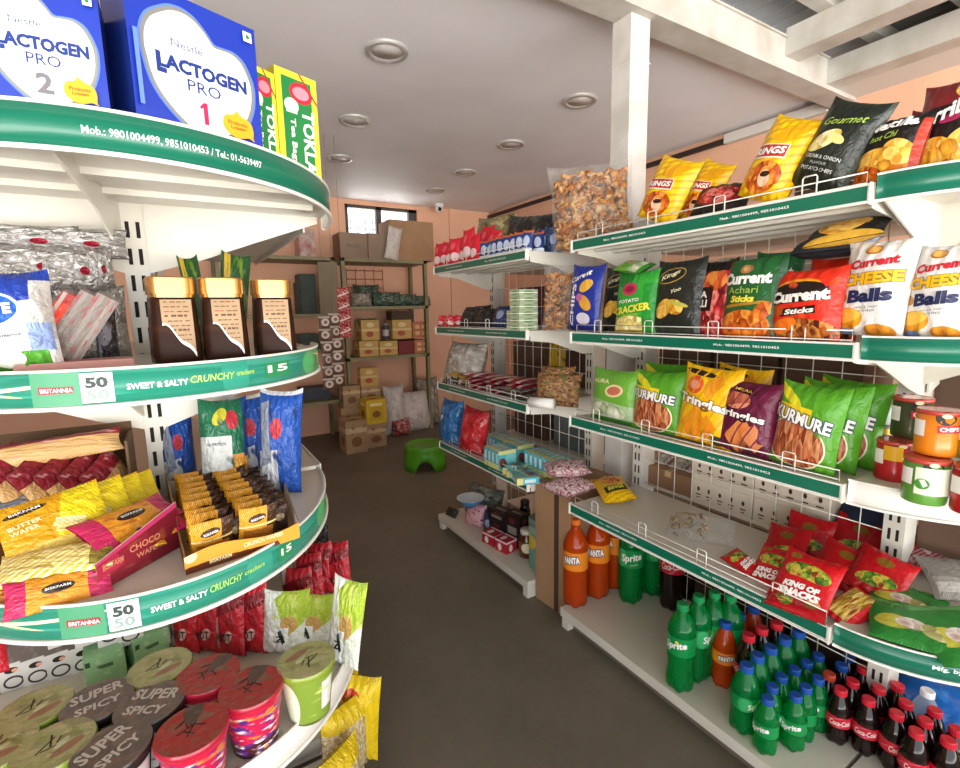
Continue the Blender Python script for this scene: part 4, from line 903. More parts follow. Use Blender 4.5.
# clear bag with leftovers on the fourth shelf
film = FILM('clear_film', '#f4f4f0', .12, .1, 30)
def clearbag(name, w, h, t, seed, P, rx, ry, rz, label, cat, inner=None, filmm=None, n_in=0, in_name='crisps', inmat=None, chip=.02, fill=.8):
    root = empty(name, label, cat, P); root.rotation_mode = 'YXZ'; root.rotation_euler = (math.radians(-rx), math.radians(ry), math.radians(rz))
    S = pillow(w, h, t, seed, ear=.06); b = MB(); bagmesh(b, S, 24, 28); b.build('film', filmm or film, root)
    if n_in:
        R = random.Random(seed); b = MB(); k = 0
        while k < n_in:
            u, v = R.uniform(.08, .92), R.uniform(.05, fill); T = abs(S(u, v).y); 
            if T < .008: continue
            p = S(u, v); p.y = R.choice((-1, -1, -1, 0, 1))*(T-.006)*R.uniform(.75, 1); s = chip*R.uniform(.7, 1.2)
            m = Matrix.Translation(p) @ Matrix.Rotation(R.uniform(0, 6.3), 4, 'Z') @ Matrix.Rotation(R.uniform(-1.2, 1.2), 4, 'X') @ Matrix.Rotation(R.uniform(-1, 1), 4, 'Y')
            b.T = m; c = R.uniform(.2, .5); mi_ = R.randrange(len(inmat)); N_ = 7
            top = [b.vert((s*.5*math.cos(2*PI*q/N_)*R.uniform(.8, 1.1), s*.42*math.sin(2*PI*q/N_), c*s*.4*math.cos(4*PI*q/N_))) for q in range(N_)]; ce = b.vert((0, 0, -c*s*.3)); ce2 = b.vert((0, 0, c*s*.1))
            for q in range(N_): b.face([top[q], top[(q+1) % N_], ce], mi_, None, True); b.face([top[(q+1) % N_], top[q], ce2], mi_, None, True)
            k += 1
        b.T = None; o = b.build(in_name, inmat, root); o['kind'] = 'stuff'
    return root
chipm = [M('crisp_amber', '#dd9a52', .45, translucent=.25), M('crisp_gold', '#ecb268', .45, translucent=.25), M('crisp_rust', '#c87a3a', .5, translucent=.25), M('crisp_pale', '#f2c58a', .45, translucent=.25)]
P = Vector((1.37, 1.41, ZS[3]))
clearbag('bag_of_crisps', .31, .31, .17, 71, (1.36, 1.40, ZS[3]-.002), 4, -4, -44, 'huge clear bag of loose orange crisps on the top shelf by the white post', 'bag of crisps', n_in=900, inmat=chipm, chip=.036, fill=.86)
clearbag('bag_of_crisps', .16, .25, .10, 72, (1.26, 1.46, ZS[2]-.004), 2, 2, -46, 'tall clear bag of orange crisps beside the blue crisp packet', 'bag of crisps', n_in=420, inmat=chipm[:3], chip=.03, fill=.85)
clearbag('clear_bag', .15, .19, .065, 73, tuple(atz(668, 524, ZS[0]+.012)), 82, 70, -80, 'crumpled clear plastic bag with a few brown bits on the fourth shelf', 'plastic bag', n_in=40, inmat=[M('brown_bits', '#9a7a52', .6), M('tan_bits', '#b3976c', .6)], chip=.022, fill=.6)
# tall brown carton in the gap, pink sweets on top of it
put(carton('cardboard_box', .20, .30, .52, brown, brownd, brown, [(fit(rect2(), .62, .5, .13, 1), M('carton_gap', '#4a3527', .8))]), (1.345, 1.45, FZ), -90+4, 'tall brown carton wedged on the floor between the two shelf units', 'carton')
pinkm = ART('pink_sweets_bag', '#c98a92', [('n', 16, .52, '#eadbd8'), ('n', 11, .60, '#8f3a4a'), ('n', 20, .62, '#f6efec')], .2, .6, .5, 14)
for k, (px, py, zz) in enumerate(((570, 486, .612), (566, 468, .66))):
    DES['pink'] = (pinkm, []); LIE('pink', px, py, zz, .15, .17, .055, 88, 20+30*k, -70, ('lower', 'upper')[k]+' of two clear bags of pink sweets lying on the tall brown carton', 'bag of sweets', 'pink sweets', 'bag_of_sweets')
# right edge of the fourth shelf, and the blue bag on the base
DES['maroon'] = (ART('maroon_film_pack', '#7a3238', [('w', 5, 20, .5, '#a9747a'), ('n', 5, .6, '#c9b0b0'), ('r', .8, .5, .1, .5, 0, '#a33a40')], .22, .6, .5), [])
DES['barcode'] = (ART('grey_film_pack', '#8d8a84', [('r', .5, .24, .42, .22, 0, '#b9b6af'), ('w', 9, 0, .7, '#9d9a94'), ('r', .5, .24, .4, .1, 0, '#d6d3cc')], .25, .5, .4), [])
LIE('maroon', 938, 552, CZ4+.05, .15, .16, .04, 70, 20, -75, 'maroon clear-wrapped packet lying at the right edge of the fourth shelf', 'packet', None, 'film_packet')
LIE('barcode', 957, 580, CZ4+.05, .12, .14, .025, 74, -14, -70, 'grey packet with white bar-code panel under the maroon one', 'packet', None, 'film_packet')
blueb = ART('blue_plastic_bag', '#1c5fae', [('n', 4, .6, '#2f7cc9')], .25, .4, .35, 4)
DES['bluebag'] = (blueb, [])
P = atz(940, 735, ZBASE); LIE('bluebag', 935, 700, ZBASE+.07, .22, .2, .12, 70, 10, -70, 'blue plastic bag lying behind the cola bottles on the base shelf', 'plastic bag', None, 'plastic_bag')
# ------------------------------------------------------------------ goods on the farther unit
def bag_at(art, P, w, h, t, rx, ry, rz, label, cat, group, name, texts=None):
    _seed[0] += 1; A_, tx = DES[art]; o = make_bag(name, A_, w, h, t, tx if texts is None else texts, _seed[0]); o.rotation_mode = 'YXZ'
    o.rotation_euler = (math.radians(-rx), math.radians(ry), math.radians(rz)); o.location = P; return tag(o, label, cat, group)
def bdup(o, P, rx, ry, rz, label, group=None):
    c = o.copy(); COL.objects.link(c); c.location = P; c.rotation_euler = (math.radians(-rx), math.radians(ry), math.radians(rz)); c['label'] = label
    if group: c['group'] = group
    return c
RB = random.Random(5)
DES['redw'] = (ART('red_white_pack', '#d81f33', [('e', .5, .3, .35, .16, 0, '#f3dcdc'), ('e', .4, .7, .2, .12, 20, '#ef5a66')], .25, .5, .3), [])
DES['bluew'] = (ART('blue_white_sachet', '#27407c', [('e', .5, .5, .3, .25, 0, '#b9c6de'), ('r', .5, .1, .5, .1, 0, '#dfe5ee'), ('r', .5, .95, .5, .06, 0, '#d06a2a')], .25, .5, .3), [])
zt = ZS[3]
pr = None; k = 0
for row in range(2):
    for i in range(7):
        P = (1.18+.075*row, 2.335-.062*i, zt); lab = 'red and white packet, %s from the far end of the %s row' % (ORD[i], ('front', 'rear')[row])
        sz = (.08, .125)
        if pr is None: pr = bag_at('redw', P, *sz, .04, 6, 0, -80, lab, 'packet', 'red and white packets', 'red_packet')
        else:
            c = bdup(pr, P, 6+RB.uniform(-4, 8), RB.uniform(-14, 14), -80+RB.uniform(-20, 20), lab); c.scale = (1, 1, 1+.25*(i == 5)+.15*row)
pr = None
for row in range(2):
    for i in range(8):
        P = (1.19+.06*row, 1.91-.045*i, zt); lab = 'blue and white sachet, %s from the far end of the %s row' % (ORD[i], ('front', 'rear')[row])
        if pr is None: pr = bag_at('bluew', P, .05, .085, .025, 10, 0, -60, lab, 'sachet', 'blue and white sachets', 'sachet')
        else: bdup(pr, P, 10+RB.uniform(-4, 6), RB.uniform(-5, 5), -60+RB.uniform(-8, 8), lab)
DES['navyp'] = (ART('navy_pack', '#22305a', [('n', 8, .55, '#4a5a86'), ('e', .5, .5, .2, .2, 0, '#8fa0c0')], .25, .5, .3), [])
pr = None
for i in range(3):
    P = (1.30, 1.66-.05*i, zt); lab = 'dark blue pouch behind the big clear crisp bag, %s from the far side' % ORD[i]
    if pr is None: pr = bag_at('navyp', P, .07, .10, .04, 4, 0, -50, lab, 'pouch', 'dark blue pouches', 'pouch')
    else: bdup(pr, P, 4, 0, -50, lab)
DES['olive'] = (ART('olive_plastic_bag', '#8d8258', [('n', 4, .55, '#5d5436'), ('n', 7, .6, '#b3a878')], .25, .5, .7, 6), [])
bag_at('olive', (1.36, 2.10, zt), .24, .24, .12, 10, 0, -70, 'olive plastic bag at the back of the far top shelf', 'plastic bag', None, 'plastic_bag')
DES['darkp'] = (ART('dark_plastic_bag', '#2a2522', [('n', 5, .6, '#4d463f')], .25, .5, .7, 6), [])
bag_at('darkp', (1.38, 1.87, zt), .26, .21, .1, 14, 5, -70, 'dark brown plastic bag at the back of the far top shelf', 'plastic bag', None, 'plastic_bag')
put(carton('display_tray', .30, .05, .1, M('tray_orange', '#e0672a', .5), None, None), (1.325, 1.80, zt), -90, 'orange cardboard strip standing behind the blue sachets', 'display tray')
# second shelf
zt = ZS[2]
pr = None
for i in range(4):
    P = (1.17+.02*(i % 2), 2.31-.05*i, zt+.003); lab = 'glossy red packet, %s from the far end of the second far shelf' % ORD[i]
    if pr is None: pr = bag_at('redw', P, .06, .06, .035, 10, 0, -75, lab, 'packet', 'glossy red packets', 'red_packet')
    else: bdup(pr, P, 20, 10, -75+12*i, lab)
pr = None
for i in range(7):
    P = (1.20+.03*(i % 2), 2.10-.075*i, zt+.004); lab = ('blackish' if i < 4 else 'dark blue')+' plastic pouch on the second far shelf, %s from the red packets' % ORD[i]
    if i in (0, 4): pr = bag_at('darkp' if i < 4 else 'navyp', P, .11, .105, .06, 26, 0, -80, lab, 'pouch', 'dark pouches', 'pouch')
    else: bdup(pr, P, 30+RB.uniform(-15, 10), RB.uniform(-10, 10), -80+RB.uniform(-15, 15), lab)
gb = ART('pale_green_soap_box', '#aab796', [('e', .5, .5, .3, .3, 0, '#5d8a4a'), ('r', .5, .5, .5, .08, 0, '#eef0e2')], .4, .2, 0)
pr = None
for c_ in range(2):
    for r_ in range((3, 6)[c_]):
        P = (1.18+.03*(1-c_), 1.668-.068*c_, zt+.001+.027*r_); lab = 'small pale green box, %s from the bottom of %s stack' % (ORD[r_], ('the farther', 'the nearer')[c_])
        if pr is None: pr = put(carton('soap_box', .065, .09, .026, gb, gb, gb), P, -90, lab, 'small box', 'pale green boxes')
        else: o = pr.copy(); COL.objects.link(o); put(o, P, -90+RB.uniform(-4, 4), lab, 'small box', 'pale green boxes')
t = empty('glass_tumbler', 'clear tumbler at the back of the second far shelf', 'tumbler', (1.40, 2.26, zt)); b = MB(); b.lathe([(.02, 0), (.026, .09), (.023, .09), (.018, .004), (0, .004)], 20); b.build('glass', M('tumbler_grey', '#b9b5ac', .15, spec=.8, translucent=.3), t)
# third shelf
zt = ZS[1]
DES['clearpile'] = (ART('milky_plastic_bag', '#aaa298', [('n', 4, .54, '#93897e'), ('n', 9, .58, '#c6bfb6'), ('e', .6, .12, .3, .12, 0, ('food', 7, 1, ['#a9803a', '#c9a45a', '#8a6a34']))], .2, .7, 1, 5), [])
bag_at('clearpile', (1.22, 2.20, zt), .26, .22, .16, 18, 0, -75, 'big milky plastic bag at the far end of the third far shelf', 'plastic bag', None, 'plastic_bag')
DES['bw'] = (ART('black_white_pack', '#1f1c1b', [('n', 9, .55, '#c9c5be')], .3, .4, .3), [])
bag_at('bw', (1.17, 2.22, zt), .16, .07, .04, 30, 0, -80, 'black and white packet lying in front of the milky bag', 'packet', None, 'packet')
DES['redcream'] = (ART('red_cream_packet', '#b81f3a', [('r', .3, .5, .12, .5, 10, '#e3c9c0'), ('n', 5, .62, '#6d1226'), ('r', .8, .5, .08, .5, 0, '#e9d8cf')], .22, .6, .3), [])
pr = None; k = 0
for c_ in range(3):
    for r_ in range(4):
        P = (1.17+.02*c_, 2.02-.15*c_+.01*r_, zt+.008+.019*r_); lab = 'red and cream packet, %s from the bottom of the %s pile' % (ORD[r_], ('farthest', 'middle', 'nearest')[c_])
        if pr is None: pr = bag_at('redcream', P, .15, .16, .018, 90, 0, -85, lab, 'packet', 'red and cream packets', 'flat_packet')
        else: bdup(pr, P, 90, 0, -85+RB.uniform(-14, 14), lab)
DES['greyflat'] = (ART('grey_film_sheet', '#7d756e', [('w', 4, 15, .5, '#a59d95'), ('n', 6, .6, '#5d554e')], .2, .6, .6), [])
for k in range(2): bag_at('greyflat', (1.19, 1.72+.02*k, zt+.01+.022*k), .2, .17, .022, 88, 0, -95+14*k, ('lower', 'upper')[k]+' grey film packet lying at the near end of the third far shelf', 'packet', 'grey film packets', 'flat_packet')
DES['brownbag'] = (ART('brown_spice_bag', '#8a6242', [('n', 9, .5, '#b98a58'), ('n', 14, .58, '#5d3a24'), ('n', 5, .62, '#6a7a3a')], .18, .7, .6, 12), [])
bag_at('brownbag', (1.235, 1.47, zt), .19, .13, .08, 20, 0, -62, 'clear bag of brown spice pieces lying at the post', 'bag of spice', None, 'bag_of_spice')
bag_at('brownbag', (1.25, 1.50, zt+.05), .15, .11, .07, 30, 0, -62, 'second clear bag of brown spice piled on the first', 'bag of spice', None, 'bag_of_spice')
t = empty('paper_roll', 'white paper roll in front of the brown spice bag', 'paper roll', (1.16, 1.46, zt+.022), math.radians(28)); b = MB(); b.T = Matrix.Rotation(PI/2, 4, 'X'); b.lathe([(.005, -.05), (.02, -.05), (.02, .05), (.005, .05)], 18); b.build('roll', M('roll_white', '#e9e6df', .6), t)
# fourth shelf: blue and red bags, teal soap boxes
zt = ZS[0]
DES['bluew2'] = (ART('blue_wrapped_bag', '#2f6fae', [('n', 4, .58, '#5a98cc'), ('n', 8, .6, '#1f4f86'), ('e', .3, .6, .12, .05, 30, '#c9dcec')], .2, .6, .9, 5), [])
DES['redw2'] = (ART('red_wrapped_bag', '#c22a30', [('n', 4, .58, '#dc5a58'), ('n', 8, .62, '#8f1820')], .2, .6, .9, 5), [])
bag_at('bluew2', (1.185, 2.27, zt), .17, .23, .11, 6, 0, -80, 'blue plastic-wrapped bag at the far end of the fourth far shelf', 'wrapped bag', None, 'wrapped_bag')
bag_at('redw2', (1.185, 2.06, zt), .18, .22, .11, 10, 4, -80, 'red plastic-wrapped bag beside the blue one', 'wrapped bag', None, 'wrapped_bag')
tealf = ART('teal_soap_box_front', '#49b3bd', [('e', .7, .5, .3, .5, 0, '#7cc9c8'), ('e', .25, .35, .2, .28, 20, '#7a3a3a'), ('r', .5, .9, .5, .1, 0, '#d9d98a')], .35, .3, 0)
teals = ART('teal_soap_box_side', '#55b9cd', [('r', .5, .14, .5, .14, 0, '#e3dc86'), ('r', .5, .6, .25, .25, 0, '#d9eef0')], .35, .3, 0)
pr = None
def soap(P, rz, lab, rx=0):
    global pr
    if pr is None: pr = put(carton('soap_box', .028, .095, .085, teals, tealf, teals), P, rz, lab, 'soap box', 'teal soap boxes', rx)
    else: o = pr.copy(); COL.objects.link(o); put(o, P, rz, lab, 'soap box', 'teal soap boxes', rx)
for i in range(8): soap((1.31, 2.02-.034*i, zt+.001), -90+(24, 18, 26, 4, -12, 6, 10, 2)[i], 'teal soap box, %s from the red bag in the back row' % ORD[i])
for i in range(4): soap((1.19, 1.85-.031*i, zt+.001), -90, 'teal soap box, %s from the red bag in the front row' % ORD[i])
for i in range(7): soap((1.30, 1.69-.033*i, zt+.001), -90+3, 'teal soap box, %s in the rear row above the pink sweets' % ORD[i])
for i in range(3):
    o = pr.copy(); COL.objects.link(o); put(o, (1.21, 1.72-.055*i, zt+.001+.03*(i == 1)), -60-25*i, 'teal soap box lying on its side at the near end, %s of three' % ORD[i], 'soap box', 'teal soap boxes', 0, 0); o.rotation_euler[1] = 0; o.location.z = zt+.0145; o.rotation_euler[1] = PI/2; o.location.x -= .036
# base shelf of the far unit
zt = ZBASE
DES['greyclear'] = (ART('grey_clear_bag', '#5f665f', [('n', 5, .55, '#8d948c'), ('n', 9, .6, '#2f3a34')], .15, .7, 1, 5), [])
bag_at('greyclear', (1.33, 2.22, zt), .26, .17, .12, 20, 0, -75, 'greyish clear bag at the far end of the far base shelf', 'plastic bag', None, 'plastic_bag')
bag_at('darkp', (1.19, 2.32, zt), .09, .05, .04, 40, 0, -80, 'small black bag at the far corner of the far base shelf', 'plastic bag', None, 'plastic_bag')
t = empty('bowl', 'blue and white bowl lying on a bag on the far base shelf', 'bowl', (1.24, 2.17, zt+.10)); b = MB(); b.lathe([(.03, 0), (.06, .03), (.075, .05), (.071, .05), (.05, .02), (0, .015)], 28, mif=lambda j: 0 if j < 2 else 1); b.build('shell', [M('bowl_blue', '#2a7fae', .25, coat=.5), M('bowl_white', '#dfe6ea', .3)], t)
DES['pinkstripe'] = (ART('pink_striped_sweets', '#c9667a', [('w', 6, 40, .5, '#ecd0d2'), ('n', 9, .62, '#7a2a40')], .2, .6, .5), [])
bag_at('pinkstripe', (1.24, 2.14, zt), .13, .12, .07, 16, 0, -70, 'clear bag of pink striped sweets on the far base shelf', 'bag of sweets', None, 'bag_of_sweets')
bag_at('navyp', (1.27, 2.03, zt), .09, .10, .06, 10, 0, -70, 'slate blue bag right of the pink striped sweets', 'plastic bag', None, 'plastic_bag')
dkb = ART('black_tea_box', '#221a1a', [('r', .5, .5, .3, .12, 0, '#8d8a82'), ('e', .5, .8, .2, .1, 0, '#6a2a2a')], .4, .2, 0); rdb = ART('red_box_print', '#b02233', [('e', .4, .4, .16, .3, 0, '#efe4e0'), ('r', .5, .9, .5, .08, 0, '#e5c9c9')], .4, .2, 0)
BX = [(dkb, (1.30, 1.965, zt), .11, .08, 'black box lying behind the red boxes'), (dkb, (1.315, 1.85, zt), .10, .16, 'upright black box in the middle of the far base shelf'), (rdb, (1.225, 1.93, zt), .085, .055, 'red and white box left of the pair'), (rdb, (1.235, 1.83, zt), .08, .06, 'red and white box right of the pair'), (dkb, (1.30, 1.965, zt+.081), .12, .06, 'black box stacked on the other black box')]
for a, P, w_, h_, l in BX: put(carton('box', w_, .07, h_, a, a, a), P, -80, l+', far base shelf' if 'far base' not in l else l, 'box', 'boxes on the far base shelf')
def jar(label, P, r, h, liq, lidc, lab):
    t = empty('jar', label, 'jar', P, face_cam(P)); b = MB(); b.lathe([(r*.9, 0), (r, .006), (r, h*.72), (r*.75, h*.84), (r*.72, h*.86)], 24); b.build('body', liq, t)
    b = MB(); b.lathe([(r*.8, h*.85), (r*.82, h*.98), (r*.76, h), (0, h)], 24); b.build('lid', lidc, t)
    b = MB(); b.lathe([(r+.001, h*.2), (r+.001, h*.6)], 24, cap=False); b.build('label', lab, t); return t
lidw = M('lid_cream', '#d8d3c4', .35)
jar('jar of brown paste with cream lid and white label on the far base shelf', (1.285, 1.73, zt), .038, .13, M('paste_brown', '#4a2a12', .15, coat=.6), lidw, ART('jar_label', '#6a4a1c', [('e', .75, .5, .12, .45, 0, '#e3d6b8')], .4, .2, 0))
jar('jar with pale lid behind the brown paste jar', (1.385, 1.76, zt), .040, .16, M('paste_gold', '#8a6a2a', .2, coat=.5), lidw, M('label_gold', '#b3924a', .4))
jar('dark bottle-like jar with cream band behind the red boxes', (1.40, 1.90, zt), .028, .19, M('paste_black', '#1c1614', .15, coat=.6), M('lid_dark', '#2a2522', .3), M('label_bone', '#bfb9ac', .4))
tin = ART('teal_tin_print', '#6d9a8c', [('e', .5, .62, .2, .2, 0, '#d0b84a'), ('r', .5, .9, .5, .08, 0, '#8aa89a')], .35, .3, 0)
t = empty('tin', 'tall teal tin at the near end of the far base shelf', 'tin', (1.28, 1.625, zt), face_cam((1.28, 1.625))); b = MB(); b.lathe([(.048, 0), (.05, .004), (.05, .2)], 28); b.build('body', tin, t); b = MB(); b.lathe([(.051, .2), (.051, .225), (.046, .23)], 28); b.build('lid', M('tin_lid', '#8fa89c', .3, .4), t)
# shapes seen through the wire of the far unit
DES['yellowgloss'] = (ART('yellow_gloss_pack', '#d8b01c', [('n', 5, .6, '#8a6a14')], .2, .6, .5), [])
bag_at('yellowgloss', (1.60, 1.90, ZS[1]), .12, .24, .05, 4, 0, -85, 'yellow glossy packet behind the wire back of the farther unit', 'packet', None, 'packet')
for k, (yc, lv, col, hh, l) in enumerate(((1.72, 1, 'dark_carton', .23, 'dark carton behind the wire back of the farther unit, third shelf'), (2.16, 1, 'dark_carton2', .2, 'brown carton behind the wire back of the farther unit, third shelf'),
        (1.75, 2, 'wine_carton', .24, 'wine red carton behind the wire back of the farther unit, second shelf'), (2.1, 2, 'wine_carton', .2, 'wine red carton at the far end behind the wire back, second shelf'), (1.8, 0, 'teal_carton', .2, 'greyish carton behind the soap boxes'), (2.15, 0, 'dark_carton', .2, 'dark carton behind the red wrapped bag'))):
    m = M(col, '#6a2a30' if 'wine' in col else '#6d7a78', .7); put(carton('cardboard_box', .28, .2, hh, m, m, m), (1.72, yc, ZS[lv]+.001), -90, l, 'carton')
# ------------------------------------------------------------------ back wall: rack, boxes, stool
rackm = M('olive_rack_paint', '#8b8662', .5, noise='#7c7756', bscale=8)
def rack(name, label, x0, x1, y0, y1, zs, ztop):
    t = empty(name, label, 'rack', ((x0+x1)/2, (y0+y1)/2, FZ))
    for x in (x0, x1-.035):
        for y in (y0, y1-.035):
            b = MB(); b.box(x, y, FZ, x+.035, y+.004, ztop); b.box(x, y, FZ, x+.004, y+.035, ztop); rel(b.build('upright', rackm, t))
    for z in zs:
        b = MB(); b.box(x0, y0, z-.03, x1, y1, z); rel(b.build('shelf', rackm, t))
    return t
RY0, RY1 = 4.55, 4.95
RZ = [.20, .88, 1.36, 1.80]
rack('storage_rack', 'olive metal rack against the back wall under the window', 1.30, 2.16, RY0, RY1, RZ[1:], 1.80)
rack('storage_rack', 'olive metal rack in the left back corner behind the hanging sachets', .28, 1.24, RY0, RY1, [.5, .98, 1.30, 1.80], 1.80)
# cartons on top
def box_px(px0, px1, pytop, z, Y, d, front, side, label, name='cardboard_box', cat='carton', rz=0, prints=(), group=None, seams=False):
    X0, X1 = xon(px0, Y, z), xon(px1, Y, z); h = height((.5*(X0+X1), Y, z), pytop)
    o = carton(name, X1-X0, d, h, front, side, front, prints, seams); return put(o, ((X0+X1)/2, Y+d/2, z+.001), rz, label, cat, group)
grime = M('grey_brown_carton', '#94806c', .75, noise='#87735f', bscale=5); darkw = M('stencil_brown', '#6a5546', .7)
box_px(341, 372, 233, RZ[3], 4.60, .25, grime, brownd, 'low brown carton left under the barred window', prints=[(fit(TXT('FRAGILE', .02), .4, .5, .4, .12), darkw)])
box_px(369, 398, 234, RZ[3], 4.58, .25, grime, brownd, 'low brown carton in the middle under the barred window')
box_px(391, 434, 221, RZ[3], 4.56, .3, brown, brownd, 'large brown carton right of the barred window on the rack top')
DES['whitebag'] = (ART('white_carrier_bag', '#cfc8c1', [('n', 4, .58, '#b9b0a8'), ('n', 9, .64, '#e2ddd7')], .3, .4, .9, 5), [])
bag_at('whitebag', (xon(392, 4.52, RZ[3]), 4.545, RZ[3]), .14, .3, .05, -4, 10, 0, 'white plastic bag hanging over the corner of the large carton', 'plastic bag', None, 'plastic_bag')
# red wire grid and board leaning behind the second shelf
gx0, gx1 = xon(348, 4.93, 1.4), xon(384, 4.93, 1.4); t = empty('wire_grid', 'red wire grid leaning on the wall above the green bags', 'wire grid', ((gx0+gx1)/2, 4.93, RZ[2])); b = MB()
for i in range(5): x = gx0+(gx1-gx0)*i/4; b.tube([(x, 4.93, RZ[2]), (x, 4.93, RZ[2]+.38)], .004, 5)
for i in range(5): z = RZ[2]+.02+.085*i; b.tube([(gx0, 4.926, z), (gx1, 4.926, z)], .004, 5)
rel(b.build('wires', M('red_wire', '#b5543c', .5), t))
box_px(321, 340, 262, 1.30, 4.53, .015, M('olive_board', '#857a60', .7), None, 'olive cardboard sheet standing at the corner between the racks', 'cardboard_sheet', 'cardboard sheet', -8)
# green plastic bags on the second shelf
DES['greenbag'] = (ART('dark_green_plastic_bag', '#44584a', [('n', 4, .55, '#6d8472'), ('n', 8, .6, '#2c3c32'), ('n', 12, .64, '#a9b3a6')], .2, .6, .9, 6), [])
DES['milky2'] = (ART('milky_bag', '#9d9689', [('n', 5, .55, '#7a7468'), ('n', 9, .6, '#c3bdb0')], .2, .6, .9, 6), [])
for k, (px, py, w_, h_, a, l) in enumerate(((368, 306, .26, .22, 'greenbag', 'dark green bundle highest on the second back shelf'), (362, 307, .2, .13, 'milky2', 'milky bag lying left of the dark green bags'), (388, 308, .3, .14, 'greenbag', 'dark green plastic bag in the middle of the second back shelf'), (406, 309, .28, .12, 'greenbag', 'dark green plastic bag right of the middle on the second back shelf'), (422, 310, .22, .1, 'greenbag', 'dark green plastic bag at the right end of the second back shelf'))):
    Y = 4.66 if k else 4.8; bag_at(a, (xon(px, Y, RZ[2]), Y, RZ[2]+.001), w_, h_, .14, 16, 0, 4*k-8, l, 'plastic bag', 'bags on the second back shelf', 'plastic_bag')
# tea cartons on the third shelf
yc = ART('yellow_kraft_carton', '#c2a15c', [('r', .5, .5, .5, .06, 0, '#d8bf82'), ('e', .45, .3, .2, .14, 0, '#a8503a'), ('e', .5, .75, .2, .12, 0, '#dccb96')], .5, .2, .2)
oc = ART('orange_kraft_carton', '#b9744a', [('r', .3, .7, .14, .12, 0, '#e0b48a'), ('r', .7, .7, .14, .12, 0, '#e0b48a'), ('r', .3, .3, .14, .12, 0, '#e0b48a'), ('r', .7, .3, .14, .12, 0, '#e0b48a')], .5, .2, .2)
rc_ = M('dark_red_carton', '#7a2c30', .6)
z = RZ[1]
box_px(360, 379, 341, z, 4.60, .2, yc, yc, 'yellowish carton bottom left on the third back shelf', group='cartons on the third back shelf', name='carton')
box_px(380, 398, 341, z, 4.60, .2, yc, yc, 'yellowish carton beside the bottom left one on the third back shelf', group='cartons on the third back shelf', name='carton')
box_px(399, 414, 341, z, 4.61, .2, rc_, rc_, 'dark red carton on the third back shelf', group='cartons on the third back shelf', name='carton')
box_px(415, 430, 340, z, 4.60, .2, oc, oc, 'orange carton bottom right on the third back shelf', group='cartons on the third back shelf', name='carton')
zt2 = z+.155
box_px(362, 380, 320, zt2, 4.61, .2, yc, yc, 'yellowish carton stacked on the bottom left one', group='cartons on the third back shelf', name='carton')
box_px(393, 412, 320, zt2, 4.61, .2, yc, yc, 'tilted yellowish carton stacked above the dark red one', group='cartons on the third back shelf', name='carton', rz=0)
box_px(413, 429, 322, zt2, 4.61, .2, oc, oc, 'orange carton stacked on the bottom right one', group='cartons on the third back shelf', name='carton')
jar('dark little bottle standing between the stacked yellowish cartons', (xon(386, 4.68, zt2), 4.68, zt2), .035, .16, M('bottle_grey', '#4a4a4e', .2, coat=.4), M('cap_violet', '#8d8798', .3), M('label_pale', '#b9b3b0', .4))
box_px(392, 414, 311, zt2+.14, 4.66, .15, M('dark_brown_box', '#4f3d30', .7), None, 'flat dark brown box on top of the tilted carton', name='carton')
bag_at('greenbag', (xon(368, 4.66, zt2+.15), 4.66, zt2+.14), .2, .07, .08, 20, 0, 0, 'small green bag lying on the stacked yellowish carton', 'plastic bag', None, 'plastic_bag')
# boxes on the floor
kb = ART('worn_biscuit_carton', '#a58a68', [('r', .5, .7, .5, .08, 0, '#c9b48e'), ('n', 4, .6, '#8d7352'), ('e', .5, .35, .25, .16, 0, '#7c5a3e')], .6, .1, .2)
yb2 = ART('yellow_print_carton', '#d0b126', [('r', .5, .5, .34, .34, 0, '#c2a01c'), ('e', .5, .4, .2, .14, 0, '#7a5a1c'), ('r', .5, .8, .3, .06, 0, '#e9dc9a')], .5, .2, .1)
G = 'cartons on the floor at the back'
FL = [(367, 386, 424, 448, 4.18, kb, 'brown carton lowest in the right floor stack'), (347, 367, 421, 452, 4.12, kb, 'brown carton standing foremost on the floor at the back'), (342, 361, 409, 441, 4.32, kb, 'brown carton at the left behind the foremost one')]
def stack_px(px0, px1, py0, py1, Y, m, l, d=.22, ystack=None):
    z = FZ if ystack is None else ystack
    X0, X1 = xon(px0, Y, z), xon(px1, Y, z); h = height(((X0+X1)/2, Y, z), py0); o = carton('carton', X1-X0, d, h, m, m, m); put(o, ((X0+X1)/2, Y+d/2, z+.001), 0, l, 'carton', G); return z+h+.001
za = stack_px(367, 387, 424, 448, 4.20, kb, 'brown carton lowest in the right floor stack', .2)
za2 = stack_px(367, 387, 400, 424, 4.20, yb2, 'bright yellow carton in the right floor stack', .2, za)
stack_px(347, 368, 421, 452, 4.12, kb, 'brown carton standing foremost on the floor at the back', .2)
zb_ = stack_px(343, 363, 408, 441, 4.42, kb, 'brown carton at the left behind the foremost one', .1)
stack_px(344, 361, 386, 408, 4.42, kb, 'brown carton stacked on the left rear one', .1, zb_)
zc_ = stack_px(363, 382, 402, 440, 4.43, kb, 'brown carton in the rear centre behind the yellow one', .1)
zd_ = stack_px(362, 381, 386, 402, 4.43, kb, 'brown carton second from the top of the rear stack', .1, zc_)
stack_px(361, 379, 368, 386, 4.43, yc, 'yellowish carton topmost of the rear floor stack', .1, zd_)
DES['redcloth'] = (ART('red_checked_bag', '#a8484a', [('n', 6, .55, '#cfa9a0'), ('n', 9, .62, '#5a2a3a')], .5, .2, .6), [])
